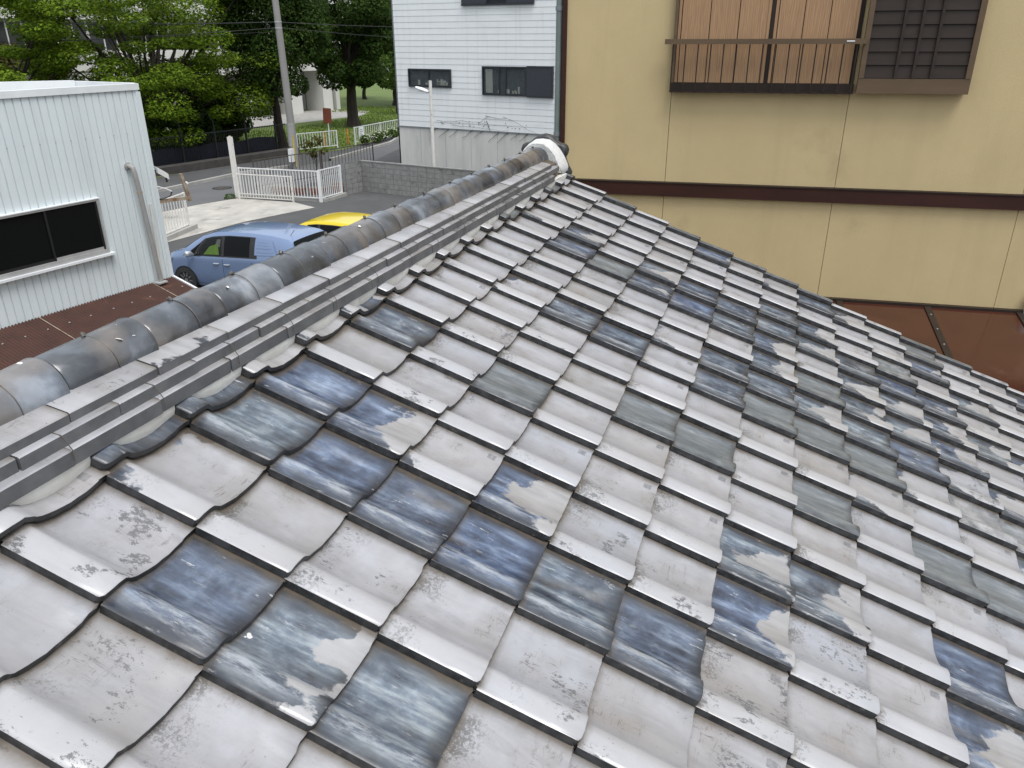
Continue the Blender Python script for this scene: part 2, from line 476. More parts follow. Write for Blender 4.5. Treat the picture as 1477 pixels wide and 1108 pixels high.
M['shed_trim'] = pm('pale_steel_trim', (0.76, 0.79, 0.80), (0.68, 0.71, 0.73), 0.45, 3, dirt=(0.32, 0.2, 0.12), dirt_scale=5, dirt_lo=0.68)
M['grey_pipe'] = pm('grey_pvc_pipe', (0.32, 0.32, 0.31), (0.27, 0.265, 0.255), 0.5, 6)
M['alu'] = pm('aluminium_frame', (0.5, 0.5, 0.5), (0.4, 0.4, 0.4), 0.4, 6, metal=0.3)
M['rust_roof'] = pm('rusty_corrugated_sheet', (0.070, 0.028, 0.019), (0.045, 0.019, 0.014), 0.75, 3.5, bump=0.2, dirt=(0.13, 0.06, 0.035), dirt_scale=2.5, dirt_lo=0.6)
M['rusty_white'] = pm('rusty_white_paint', (0.70, 0.69, 0.66), (0.6, 0.58, 0.54), 0.55, 5, dirt=(0.22, 0.095, 0.045), dirt_scale=6, dirt_lo=0.60)
M['rust'] = pm('rusted_steel', (0.36, 0.31, 0.24), (0.19, 0.10, 0.055), 0.8, 7, lo=0.45)
M['white_paint'] = pm('white_paint', (0.76, 0.77, 0.77), (0.68, 0.69, 0.69), 0.45, 5)
M['asphalt'] = pm('worn_asphalt', (0.075, 0.076, 0.077), (0.058, 0.058, 0.06), 0.9, 0.8, bump=0.3, bscale=25, dirt=(0.10, 0.1, 0.098), dirt_scale=0.35, dirt_lo=0.55)
M['road'] = pm('road_asphalt', (0.115, 0.117, 0.12), (0.095, 0.097, 0.10), 0.9, 0.7, bump=0.3, bscale=25, dirt=(0.075, 0.076, 0.078), dirt_scale=0.5, dirt_lo=0.62)
M['apron'] = pm('weathered_concrete_apron', (0.44, 0.42, 0.38), (0.30, 0.285, 0.26), 0.9, 1.3, bump=0.3, bscale=20, dirt=(0.15, 0.145, 0.135), dirt_scale=0.8, dirt_lo=0.55)
M['kerb'] = pm('kerb_concrete', (0.36, 0.35, 0.33), (0.27, 0.265, 0.25), 0.9, 2)
M['stone'] = pm('dark_stone_wall', (0.06, 0.055, 0.05), (0.035, 0.033, 0.03), 0.95, 3, bump=0.5, bscale=10)
M['black_metal'] = pm('black_fence_metal', (0.010, 0.011, 0.012), (0.014, 0.014, 0.014), 0.5, 6)
M['tarp'] = pm('dark_blue_tarp', (0.006, 0.008, 0.022), (0.004, 0.006, 0.015), 0.7, 3)
M['lawn'] = pm('park_lawn', (0.075, 0.125, 0.022), (0.115, 0.145, 0.035), 0.95, 0.6, bump=0.8, bscale=6, bdist=0.06, dirt=(0.16, 0.15, 0.06), dirt_scale=0.25, dirt_lo=0.6)
M['bark'] = pm('tree_bark', (0.045, 0.035, 0.027), (0.025, 0.02, 0.016), 0.95, 5, bump=0.6, bscale=14, bdist=0.03)
M['pole'] = pm('pole_concrete', (0.27, 0.265, 0.255), (0.22, 0.215, 0.205), 0.85, 2, stretch=(1, 1, 0.2))
M['yellow_tape'] = pm('yellow_guard', (0.62, 0.45, 0.03), (0.5, 0.36, 0.03), 0.5, 4)
M['terracotta'] = pm('terracotta', (0.24, 0.10, 0.065), (0.17, 0.07, 0.05), 0.85, 5)
M['bucket'] = pm('pale_blue_plastic', (0.22, 0.42, 0.68), (0.2, 0.38, 0.62), 0.4, 4)
M['orange'] = pm('orange_sign', (0.26, 0.07, 0.035), (0.18, 0.055, 0.03), 0.6, 6)
M['orange_post'] = pm('orange_post', (0.50, 0.17, 0.02), (0.4, 0.13, 0.02), 0.5, 6)
M['cream'] = pm('cream_concrete', (0.66, 0.655, 0.62), (0.57, 0.56, 0.52), 0.8, 0.6, stretch=(1, 1, 0.3), dirt=(0.42, 0.41, 0.38), dirt_scale=0.5, dirt_lo=0.6)
M['dark_glass_far'] = pm('far_window_glass', (0.03, 0.033, 0.037), (0.06, 0.06, 0.06), 0.15, 1.0)
M['brownbrick'] = pm('brown_brick_tile', (0.17, 0.125, 0.09), (0.12, 0.085, 0.062), 0.85, 3, stretch=(1, 1, 4))
M['tealdark'] = pm('dark_teal_panel', (0.025, 0.05, 0.06), (0.02, 0.04, 0.048), 0.5, 3)
M['item'] = pm('pale_household_item', (0.72, 0.70, 0.62), (0.8, 0.8, 0.78), 0.5, 8, rand=True)
M['vest'] = pm('yellow_green_cloth', (0.35, 0.6, 0.10), (0.26, 0.45, 0.08), 0.8, 14)
M['rim'] = pm('alloy_rim', (0.35, 0.35, 0.34), (0.28, 0.28, 0.28), 0.35, 6, metal=0.7)


def glass(name, tint=(0.012, 0.014, 0.017), clear=0.0, rough=0.05):
    t = NT(name)
    t.fin(tint, rough, 0.6)
    if clear > 0:
        tr = t.n.new('ShaderNodeBsdfTransparent')
        tr.inputs[0].default_value = (0.86, 0.88, 0.88, 1)
        mx = t.n.new('ShaderNodeMixShader')
        mx.inputs[0].default_value = clear
        t.l.new(t.b.outputs[0], mx.inputs[1])
        t.l.new(tr.outputs[0], mx.inputs[2])
        t.l.new(mx.outputs[0], t.n['Material Output'].inputs[0])
    return t.m


M['glass'] = glass('dark_window_glass', (0.006, 0.007, 0.008))
M['glass'].node_tree.nodes['Principled BSDF'].inputs['Specular IOR Level'].default_value = 0.22
M['glass_clear'] = glass('clear_window_glass', (0.02, 0.023, 0.025), 0.82)
M['car_glass'] = glass('car_glass', (0.004, 0.005, 0.006), 0.0, 0.04)
M['car_glass'].node_tree.nodes['Principled BSDF'].inputs['Specular IOR Level'].default_value = 0.12
M['car_glass_clear'] = glass('car_side_glass', (0.006, 0.007, 0.007), 0.6)
M['car_glass_clear'].node_tree.nodes['Principled BSDF'].inputs['Specular IOR Level'].default_value = 0.2


def paint(name, c, rough=0.28):
    t = NT(name)
    f = t.ramp(t.noise(t.co('Object'), 3.0, 5), [(0.4, 0.0), (0.8, 0.25)])
    col = t.mix(f, c, tuple(x * 0.75 + 0.03 for x in c))
    t.b.inputs['Coat Weight'].default_value = 0.6
    t.b.inputs['Coat Roughness'].default_value = 0.03
    return t.fin(col, rough, 0.5, 0.3)


M['car_blue'] = paint('blue_car_paint', (0.19, 0.265, 0.43), 0.2)
M['car_yellow'] = paint('yellow_car_paint', (0.80, 0.60, 0.012))
M['car_black'] = pm('black_car_trim', (0.012, 0.012, 0.013), (0.018, 0.018, 0.018), 0.4, 6)
M['chrome'] = pm('pale_metal_trim', (0.6, 0.62, 0.65), (0.5, 0.52, 0.55), 0.2, 6, metal=0.6)


def leaf_material(name, dark, mid, light):
    t = NT(name)
    g = t.n.new('ShaderNodeNewGeometry')
    r = t.ramp(g.outputs['Random Per Island'], [(0.0, dark), (0.55, mid), (1.0, light)])
    n = t.ramp(t.noise(t.co('Object'), 0.9, 3), [(0.35, 0.0), (0.7, 0.7)])
    col = t.mix(n, r, mid)
    t.fin(col, 0.7, 0.12)
    tl = t.n.new('ShaderNodeBsdfTranslucent')
    t.l.new(col, tl.inputs['Color'])
    mx = t.n.new('ShaderNodeMixShader')
    mx.inputs[0].default_value = 0.42
    t.l.new(t.b.outputs[0], mx.inputs[1]); t.l.new(tl.outputs[0], mx.inputs[2])
    t.l.new(mx.outputs[0], t.n['Material Output'].inputs[0])
    return t.m


M['leaf_light'] = leaf_material('fresh_green_leaf', (0.045, 0.088, 0.008), (0.125, 0.20, 0.016), (0.27, 0.36, 0.032))
M['leaf_dark'] = leaf_material('deep_green_leaf', (0.018, 0.038, 0.010), (0.042, 0.080, 0.015), (0.095, 0.15, 0.026))
M['leaf_mid'] = leaf_material('mid_green_leaf', (0.03, 0.06, 0.012), (0.065, 0.115, 0.02), (0.12, 0.18, 0.03))
M['leaf_red'] = leaf_material('reddish_leaf', (0.09, 0.05, 0.02), (0.08, 0.08, 0.02), (0.10, 0.13, 0.03))
M['flower'] = pm('white_flower', (0.7, 0.7, 0.62), (0.6, 0.62, 0.5), 0.7, 10)

# ================================================================== SETTING: ground, road, lawn
def sheet(name, pts, z, mat, label=None):
    mb = MB()
    mb.add([(x, y, z) for x, y in pts], [tuple(range(len(pts)))])
    return tag(mb.build(name, mat, smooth=False), kind='structure')


sheet('ground', [(-500, -500), (700, -500), (700, 700), (-500, 700)], 0.0, M['asphalt'])
near = [(-30, 34), (4, 26), (16, 22), (22.6, 20.1), (25.3, 19.34), (28.1, 18.3), (32, 18.0), (38.5, 19.3), (60, 23), (120, 33)]
far = [(-30, 40.5), (6, 30.5), (18, 26), (25.1, 23.0), (30, 22.6), (32.65, 21.6), (35.2, 20.9), (42.4, 21.1), (60, 26), (120, 37)]
sheet('road', near + far[::-1], 0.004, M['road'])
sheet('apron', [(15.5, 17.1), (18.8, 16.65), (21.6, 16.25), (24.5, 15.25), (25.1, 16.5), (25.2, 19.15), (23.5, 19.8), (22.6, 20.0), (16, 21.9)], 0.008, M['apron'])
sheet('lawn', [(36.6, 24.3), (37.2, 23.2), (39.2, 22.5), (42, 22.6), (46, 22.9), (62, 28), (130, 42), (150, 110), (40, 110), (0, 75), (-10, 46), (10, 32), (25, 26), (31, 25.5)], 0.012, M['lawn'])
sheet('path', [(46.5, 34.5), (58, 31.6), (62, 33), (62, 38), (40, 42), (34, 36), (40, 34)], 0.016, M['kerb'])


def strip(name, pts, w, h, mat, parent=None, kind='structure'):
    """a low kerb following a polyline"""
    rows = []
    P = [Vector((x, y, 0)) for x, y in pts]
    for k, p in enumerate(P):
        d = (P[min(k + 1, len(P) - 1)] - P[max(k - 1, 0)]).normalized()
        n = Vector((-d.y, d.x, 0)) * w
        rows.append([p, p + Vector((0, 0, h)), p + n + Vector((0, 0, h)), p + n])
    return tag(MB().grid(rows).build(name, mat, parent, smooth=False), kind=kind)


strip('kerb', far[1:6], 0.16, 0.13, M['kerb'])
strip('kerb', far[6:9], 0.16, 0.13, M['kerb'])

# ================================================================== THE TILED HOUSE
PITCH = R(21.8)
TW, TL = 0.265, 0.2289
ZR = 4.8425                       # height of the tile lattice origin
house = thing('tiled_house', 'low house under a worn silver and blue clay tiled gable roof', 'house', (0, 0.42, 0))
wallm = M['stucco']
MB().prism([(-3.05, 0), (3.05, 0), (3.05, 3.45), (0, 4.72), (-3.05, 3.45)], lambda y, z: (-4.2, y, z), lambda y, z: (4.02, y, z)).build('wall', wallm, house, smooth=False)
roof = MB().box(-4.6, 4.235, -3.75, 0.46, -0.075, -0.047).build('roof', M['mortar'], house, (0, -0.42, ZR), (PITCH, 0, 0), smooth=False)
roof_b = MB().box(-4.6, 4.235, 0.0, 4.2, -0.075, -0.047).build('roof', M['mortar'], house, (0, 0.42 + 0.40, ZR + 0.005), (-PITCH, 0, 0), smooth=False)
roof_b.location = (0, 0.42, ZR)
roof_b.data.transform(Matrix.Translation((0, -0.46, 0)))

FR = [0, .006, .035, .10, .165, .21, .24, .265, .29, .32, .36, .42, .49, .56, .63, .70, .78, .85, .92, .985, 1.035]
PR = [-2.2, -1.0, 1.0, 3.2, 3.8, 2.6, -.2, -4.8, -10.5, -16.5, -21.5, -26.5, -30.5, -33.2, -34.8, -34.8, -32.5, -29.5, -26, -24, -23.5]


def tile_mesh(name, fr, pr, width, length=TL + 0.055, thick=0.0155, skirt=0.0, rnd=0.007, chip=None):
    ys = [0.0, 0.0018, 0.075, 0.155, TL + 0.001, TL + 0.003, length]
    step = 0.017
    mb = MB()
    top = []
    for k, y in enumerate(ys):
        row = []
        for q, (f, p) in enumerate(zip(fr, pr)):
            z = step * (1 - y / TL) + p / 1000
            yy = y
            if k == 0:
                z -= 0.0016
            if chip and k < 2: yy += chip.uniform(-.0006, .0012) if k == 0 else .0008
            if chip and k < 2 and q > len(fr) - 4: yy += chip.choice([0, 0, .002, .005])
            if q == 0 and k < 2: yy += rnd
            if q == 1 and k < 2: yy += rnd * 0.4
            # the covered head of the tile is notched back along the roll edge
            row.append((f * width + (0.009 * (1 - f) ** 3 if k >= 5 else 0), yy, z))
        top.append(row)
    n = len(fr)
    bot = []
    for k in (0, len(ys) - 1):
        bot.append([(x, y, z - thick + (0.0016 if k == 0 else 0)) for x, y, z in top[k]])
    mb.grid(top, 0)
    mb.grid([bot[1], bot[0]], 1)
    mb.grid([bot[0], top[0]], 1)
    mb.grid([top[-1], bot[1]], 1)
    lo = [(x, y, z - 0.003) for x, y, z in (bot[0][0], bot[1][0])]
    near_t = [r[0] for r in top]
    near_b = [(x, y, z - 0.0205) for x, y, z in near_t]
    mb.grid([near_t, near_b], 1)
    far_t = [r[-1] for r in top]
    far_b = [(x, y, z - thick - skirt) for x, y, z in far_t]
    mb.grid([far_b, far_t], 1 if not skirt else 0)
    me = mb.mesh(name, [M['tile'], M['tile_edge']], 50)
    return me


bmw = []
for v in range(6):       # slightly different pressings, corners worn differently
    rr = random.Random(v)
    bmw.append(tile_mesh('roof_tile', FR, [p + rr.uniform(-0.9, 0.9) for p in PR], TW, rnd=rr.uniform(.004, .014), chip=rr))
VF = [0, .02, .08, .2, .35, .5, .65, .78, .88, 1.0]
VP = [-1.2, 0, 2, 3.4, 3.4, 2, -1, -5, -9, -10]
verge_me = tile_mesh('verge_tile', VF, VP, 0.078, skirt=0.075)

BLUE = [(0, 1), (0, 3), (2, 0), (2, 1), (2, 2), (2, 3), (2, 4), (2, 5), (3, 0), (4, 9), (5, 0), (8, 2), (8, 3), (8, 5), (9, 5),
        (9, 6), (9, 8), (9, 9), (11, 1), (11, 4), (11, 5), (12, 4), (12, 5), (12, 6), (12, 8), (12, 9), (13, 6), (15, 7), (2, -1), (1, -1)]
PART = [(0, 2), (3, 1), (3, 3), (3, 6), (3, 9), (4, 6), (4, 7), (9, 7), (10, 8), (10, 9), (10, 10), (11, 3), (11, 6), (11, 10), (11, 11), (12, 1),
        (12, 3), (12, 7), (12, 10), (13, 11), (14, 10), (4, -1), (5, -1), (3, -1)]
SLATE = [(5, 2), (6, 4), (6, 5), (6, 7), (6, 9), (6, 10), (8, 6), (8, 7), (8, 8), (10, 7), (11, 2), (16, 1), (16, 3), (16, 4), (16, 5),
         (16, 6), (16, 7), (16, 10), (16, 11), (11, -1), (14, -1), (16, -1)]
WORN = [(-1, 1), (0, 0), (1, 2), (1, 4), (1, 5), (1, 6), (2, 6), (3, 4), (3, 5), (3, 7), (4, 1), (4, 4), (6, 1), (7, 2), (9, 10), (5, 1)]
rt = random.Random(31)


def tile_colour(i, j):
    b, s, w = max(0.0, rt.uniform(-0.9, 0.12)), 0.0, rt.uniform(0.0, 0.6)
    if (i, j) in BLUE: b, w = rt.uniform(0.72, 0.95), 0.3
    elif (i, j) in PART: b = rt.uniform(0.40, 0.55)
    elif (i, j) in SLATE: s = rt.uniform(0.65, 0.9)
    elif (i, j) in WORN: w = rt.uniform(0.75, 1.0)
    elif j > 3 and i > 7 and rt.random() < 0.22: b = rt.uniform(0.3, 0.55)
    elif j > 8 and rt.random() < 0.25: s = rt.uniform(0.3, 0.6)
    return (b, s, w, 1)


def bound(i):
    P = [(-3, -2.8), (-1.15, .47), (.55, 3.54), (3.44, 8.78), (14.57, 12.07), (18, 13)]
    for (a, b), (c, d) in zip(P, P[1:]):
        if a <= i <= c:
            return b + (d - b) * (i - a) / (c - a)
    return 13


rest = MB()
for j in range(-1, 17):
    for i in range(-17, 17):
        y = -j * TL if j >= 0 else 0.236
        zz = 0.0 if j >= 0 else 0.009
        jx, jy, jz = rt.uniform(-.002, .002), rt.uniform(-.0035, .0035), rt.uniform(0, .0024)
        rz = rt.uniform(-.009, .009)
        me = verge_me if i == 16 else bmw[rt.randrange(6)]
        if i >= -2 and j <= bound(i + 1) + 1.6:
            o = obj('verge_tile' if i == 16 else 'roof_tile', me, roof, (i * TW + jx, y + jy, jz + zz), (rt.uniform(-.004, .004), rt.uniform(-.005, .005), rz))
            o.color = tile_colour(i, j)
        else:
            T = Matrix.Translation((i * TW + jx, y + jy, jz + zz)) @ Matrix.Rotation(rz, 4, 'Z')
            rest.add([T @ v.co for v in me.vertices], [tuple(p.vertices) for p in me.polygons])
            rest.mi[-len(me.polygons):] = [p.material_index for p in me.polygons]
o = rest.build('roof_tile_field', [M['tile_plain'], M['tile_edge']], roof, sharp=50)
o.color = (0.22, 0.0, 0.4, 1)
tag(o, kind='stuff')
# the far slope, out of the camera's sight
back = MB()
for j in range(0, 17):
    for i in range(-17, 17):
        me = verge_me if i == 16 else bmw[0]
        T = Matrix.Translation((i * TW, 0.0, 0)) @ Matrix.Translation((0, 0.40 + 0.0 + j * TL - 0.46 + 0.03 + TL, 0)) @ Matrix.Scale(-1, 4, (0, 1, 0))
        back.add([T @ v.co for v in me.vertices], [tuple(p.vertices) for p in me.polygons])
        back.mi[-len(me.polygons):] = [p.material_index for p in me.polygons]
o = back.build('roof_tile_field', [M['tile_plain'], M['tile_edge']], roof_b, sharp=50)
o.color = (0.22, 0.0, 0.4, 1)
tag(o, kind='stuff')

# ---- the ridge: three courses of flat ridge tiles under a barrel cap
YC = 0.42
ridge = MB().prism([(-.155, .02), (.155, .02), (.125, .212), (.06, .236), (-.06, .236), (-.125, .212)],
                   lambda y, z: (-4.4, y, z), lambda y, z: (4.2, y, z)).build('ridge', M['mortar'], house, (0, 0, ZR), smooth=False)


def flat_tile(y0, z0, z1, rise, length, side=-1):
    """front face at -y0 (towards us); top climbs towards the ridge centre"""
    a, b = 0.0015, length - 0.0015
    y1 = 0.03
    c = 0.003
    mb = MB()
    pro = [(-y0, z0), (-y0, z1 - c), (-y0 + c, z1), (-y1, z1 + rise), (-y1, z0)]
    n = len(pro)
    rows = [[(x, side * -y, z) for y, z in pro] for x in (a, b)]
    vs = rows[0] + rows[1]
    mb.add(vs, [tuple(range(n)), tuple(range(2 * n - 1, n - 1, -1))], 1)
    for k in range(n):
        mb.add([vs[k], vs[(k + 1) % n], vs[n + (k + 1) % n], vs[n + k]], [(0, 1, 2, 3)], 0 if k in (1, 2) else 1)
    return mb


NOSHI = [(YC - .247, .131, .1675, .020, .485), (YC - .2645, .1695, .2005, .018, .381), (YC - .282, .2025, .2265, .020, .268)]
for (y0, z0, z1, rise, x0) in NOSHI:
    me = flat_tile(y0, z0, z1, rise, TW).mesh('ridge_tile', [M['tile'], M['noshi_face']], 50)
    others = MB()
    for k in range(-17, 15):
        x = x0 + k * TW
        if x + TW > 4.19: continue
        jr = (rt.uniform(-.002, .002), rt.uniform(-.0025, .0025))
        if x > -0.6:
            o = obj('ridge_tile', me, ridge, (x + jr[0], jr[1], rt.uniform(0, .0008)), (0, 0, rt.uniform(-.006, .006)))
            o.color = (rt.choice([0, 0, 0, 0, 0, .3]), rt.choice([0, 0, 0, 0, .15, .3]) if x0 < .3 else rt.choice([0, .1, .2, .3, .45]), rt.uniform(.2, .75), 1)
        else:
            others.add([Vector((x, 0, 0)) + v.co for v in me.vertices], [tuple(p.vertices) for p in me.polygons])
        others.add([Vector((x, -2 * v.co.y * 0, 0)) + Vector((v.co.x, -v.co.y, v.co.z)) for v in me.vertices], [tuple(p.vertices) for p in me.polygons])
    o = others.build('ridge_tile_course', [M['noshi_face']], ridge, sharp=50)
    tag(o, kind='stuff')


def cap_mesh():
    mb = MB()
    xs = [(0.0, .0695), (.004, .0725), (.06, .0738), (.14, .0748), (.2, .0758), (.255, .0772), (.266, .0788), (.2690, .0770)]
    na = 22
    def ring(x, r):
        pts = [(x, -r, -.010)]
        for k in range(na + 1):
            a = math.pi * k / na
            pts.append((x, -r * math.cos(a), r * math.sin(a)))
        pts.append((x, r, -.010))
        return pts
    outer = [ring(x, r) for x, r in xs]
    inner = [ring(x, .060) for x in (.2690, 0.0)]
    mb.grid(outer + inner + [outer[0]])
    for sgn in (0, -1):
        mb.add([outer[0][sgn], outer[-1][sgn], inner[0][sgn], inner[1][sgn]], [(0, 1, 2, 3)])
    return mb.mesh('ridge_cap', [M['cap']], 50)


cap_me = cap_mesh()
knot_me = MB().tube([(-.006, 0, 0), (0, .002, .006), (.007, 0, .003)], [.005, .0065, .004], 7).mesh('wire_knot', M['wire'])
pth = []
for k in range(-1, 15):
    a = math.pi * (0.02 + 0.62 * k / 14) if k >= 0 else 0.0
    r = .0768
    pth.append((0, -r * math.cos(a), .233 + r * math.sin(a)))
pth = pth[::-1] + [(0.002, -.0795, .229), (0.0, -.1335, .2262), (0.003, -.1350, .2045), (0.004, -.1590, .2005), (0.004, -.1795, .1700), (0.002, -.181, .145)]
wire_me = MB().tube(pth, .0012, 5).mesh('tie_wire', M['wire'])
CAPL = 0.2775
for k in range(-17, 14):
    x = 0.341 + k * CAPL
    if x < -0.8: 
        if k % 1 == 0:
            o = obj('ridge_cap', cap_me, ridge, (x, 0, .233))
        continue
    o = obj('ridge_cap', cap_me, ridge, (x, rt.uniform(-.003, .003), .233 + rt.uniform(-.0015, .0015)), (rt.uniform(-.02, .02), rt.uniform(-.008, .008), rt.uniform(-.006, .006)))
    if x > 4.15: continue
    wx = x + 0.135 + rt.uniform(-.02, .02)
    obj('tie_wire', wire_me, ridge, (wx, 0, 0), (0, 0, rt.uniform(-.04, .04)))
    obj('wire_knot', knot_me, ridge, (wx, .012, .3085), (0, 0, rt.uniform(0, 3)))

# plaster crescents that close the tile pans under the ridge
S, Cc = math.sin(PITCH), math.cos(PITCH)


def roof2ridge(x, y, z):
    """roof-lattice point -> ridge-part coordinates"""
    return (x, y * Cc - z * S - YC, y * S + z * Cc)


for i in range(-2, 16):
    mb = MB()
    fs = [.0, .10, .2, .27, .33, .4, .48, .56, .64, .72, .8, .87, .93, .985]
    rows_f, rows_t, rows_b = [], [], []
    for f in fs:
        p = PR[-1]
        for (a, pa), (b, pb) in zip(zip(FR, PR), zip(FR[1:], PR[1:])):
            if a <= f <= b:
                p = pa + (pb - pa) * (f - a) / (b - a)
        depth = max(0.0, -p) / 33
        yb = 0.236 + 0.049 - 0.010 * depth
        zb = .017 * (1 - (yb - .236) / TL) + p / 1000 + .008
        x = (i + f) * TW + 0.004
        lo = roof2ridge(x, yb, zb)
        hi = (x, -(YC - .2510), .134)
        mid = ((lo[0] + hi[0]) / 2, (lo[1] + hi[1]) / 2 - 0.004 * depth, (lo[2] + hi[2]) / 2 + .002)
        rows_f.append([lo, mid, hi, (x, -.10, .134), (x, -.10, lo[2])])
    mb.grid(rows_f, close=True)
    mb.add([p for p in rows_f[0]], [(0, 1, 2, 3, 4)])
    mb.add([p for p in rows_f[-1]], [(4, 3, 2, 1, 0)])
    mb.build('plaster_crescent', M['plaster'], ridge)

# ridge-end ornament with its white plaster collar
half = [(.0, .372), (.035, .366), (.06, .350), (.082, .332), (.104, .315), (.13, .312), (.15, .300), (.160, .272), (.152, .245), (.141, .226),
        (.150, .198), (.166, .165), (.184, .136), (.183, .118), (.165, .106), (.13, .113), (.0, .10)]
full = half[:-1] + [(-y, z) for y, z in half[:-1]][::-1]
def shrink(p, k, c=(0, .22)):
    return (c[0] + (p[0] - c[0]) * k, c[1] + (p[1] - c[1]) * k)
rows = []
for x, k in ((4.262, .90), (4.268, .97), (4.285, 1.0), (4.325, 1.0), (4.342, .96), (4.348, .88)):
    rows.append([(x, *shrink(p, k)) for p in full])
mb = MB().grid(rows, close=True)
mb.add(rows[0], [tuple(range(len(full)))]); mb.add(rows[-1], [tuple(range(len(full)))[::-1]])
mb.build('ridge_end_ornament', M['tile_edge'], ridge, sharp=60)
hp = [(.0, .348), (.045, .343), (.085, .318), (.112, .29), (.133, .262), (.15, .234), (.164, .206), (.172, .175), (.170, .150), (.158, .136), (.0, .13)]
fullp = hp[:-1] + [(-y, z) for y, z in hp[1:-1]][::-1]
rows = []
rp = random.Random(5)
for x, k in ((4.135, .84), (4.16, .90), (4.20, .955), (4.24, .985), (4.266, .975)):
    rows.append([(x + rp.uniform(-.006, .006), *shrink(p, k + rp.uniform(-.012, .012))) for p in fullp])
mb = MB().grid(rows, close=True)
mb.add(rows[0], [tuple(range(len(fullp)))]); mb.add(rows[-1], [tuple(range(len(fullp)))[::-1]])
mb.build('plaster_collar', M['white_plaster'], ridge, sharp=70)

# splashes of old plaster on the caps and a dropping on a tile
for (bx, ba, br_) in ((.30, 96, .009), (.52, 52, .009), (.56, 46, .005), (.95, 60, .006), (1.75, 70, .008)):
    a_ = R(ba)
    sp_ = MB().tube([(0, 0, 0), (0, 0, .0015), (0, 0, .0028)], [br_, br_ * .85, br_ * .3], 7)
    o = sp_.build('plaster_splash', M['plaster'], ridge, (bx, -.0755 * math.cos(a_), .233 + .0755 * math.sin(a_)))
    o.rotation_euler = (math.pi / 2 - a_, 0, rt.uniform(0, 3))
    o.scale = (1.5, .8, 1)

mb = MB()
for (cx, cy, r) in ((0, 0, .008), (.006, .005, .005), (-.004, .007, .004)):
    mb.tube([(cx, cy, 0), (cx, cy, .0025), (cx, cy, .004)], [r, r * .9, r * .3], 7)
mb.build('dropping', M['white_plaster'], roof, (.12, -.2480, -.0295))

# ================================================================== THE OCHRE HOUSE (behind the gable)
yh = thing('ochre_house', 'ochre stucco house with wooden shutters and a dark brown band', 'house', (7.6, 0, 0), R(95))
# local: x to the left along the wall, y towards the roof we stand on, z up
box('wall', M['stucco_core'], yh, -7.0, 1.10, -7.0, -0.03, 0, 9.4)
JX = [1.15, 0.075, -1.605, -3.30, -5.2, -7.0]
for a, b in zip(JX, JX[1:]):
    for z0, z1 in ((0.0, 4.252), (4.40, 9.4)):
        x0, x1 = b + .0025, a - (.0025 if a < 1.1 else 0)
        MB().box(x0, x1, -0.03 if a < 1.1 else -7.0, 0.0, z0, z1).build('wall_panel', M['stucco'], yh, smooth=False) if a < 1.1 else \
            MB().box(x0, x1, -0.03, 0.0, z0, z1).build('wall_panel', M['stucco'], yh, smooth=False)
box('band', M['brown_band'], yh, -7.0, 1.16, -0.02, 0.05, 4.255, 4.385)
box('band_flashing', M['dark_bronze'], yh, -7.0, 1.17, -0.02, 0.058, 4.387, 4.398)
box('corner_trim', M['brown_band'], yh, 1.152, 1.195, -0.3, 0.03, 0, 9.4)
mb = MB().tube([(1.235, -0.02, 0), (1.235, -0.02, 9.3)], 0.034, 14)
dp = mb.build('downpipe', M['greenpipe'], yh)
for z in (2.2, 3.95, 4.85, 6.05, 7.3):
    MB().tube([(1.235, -0.02, z - .02), (1.235, -0.02, z + .02)], 0.041, 14).build('clamp', M['flash'], dp)
    MB().box(1.19, 1.235, -0.03, -0.01, z - .01, z + .01).build('bracket', M['flash'], dp, smooth=False)
# window with wooden panels
win = box('window', M['dark_bronze'], yh, -1.62, 0.085, -0.028, 0.012, 5.285, 6.95)
for pa, pb in ((0.055, -0.795), (-0.835, -1.575)):
    n = 3
    wv = (pa - pb - 0.05) / n
    for k in range(n):
        x1 = pa - 0.03 - k * wv
        MB().box(x1 - wv + .004, x1 - .004, 0.006, 0.030, 5.375, 6.9).build('shutter_plank', M['wood'], win, smooth=False)
    for x in (pa - .014, pb + .012):
        box('shutter_stile', M['wood'], win, x - .012, x + .014, 0.006, 0.036, 5.375, 6.9)
box('centre_post', M['dark_bronze'], win, -0.832, -0.80, 0.006, 0.042, 5.36, 6.9)
box('sill', M['dark_bronze'], win, -1.62, 0.085, 0.012, 0.075, 5.285, 5.372)
box('jamb', M['bronze'], win, 0.06, 0.09, 0.012, 0.07, 5.373, 6.9)
rail = box('railing', M['bronze'], yh, -1.66, 0.165, 0.105, 0.155, 5.722, 5.768)
for k in range(15):
    x = 0.085 - k * 0.1195
    box('baluster', M['dark_bronze'], rail, x - .0055, x + .0055, 0.121, 0.132, 5.285, 5.721)
box('bottom_bar', M['dark_bronze'], rail, -1.615, 0.092, 0.076, 0.119, 5.286, 5.298)
box('sticker', M['white_paint'], rail, -1.555, -1.485, 0.1551, 0.1558, 5.742, 5.752)
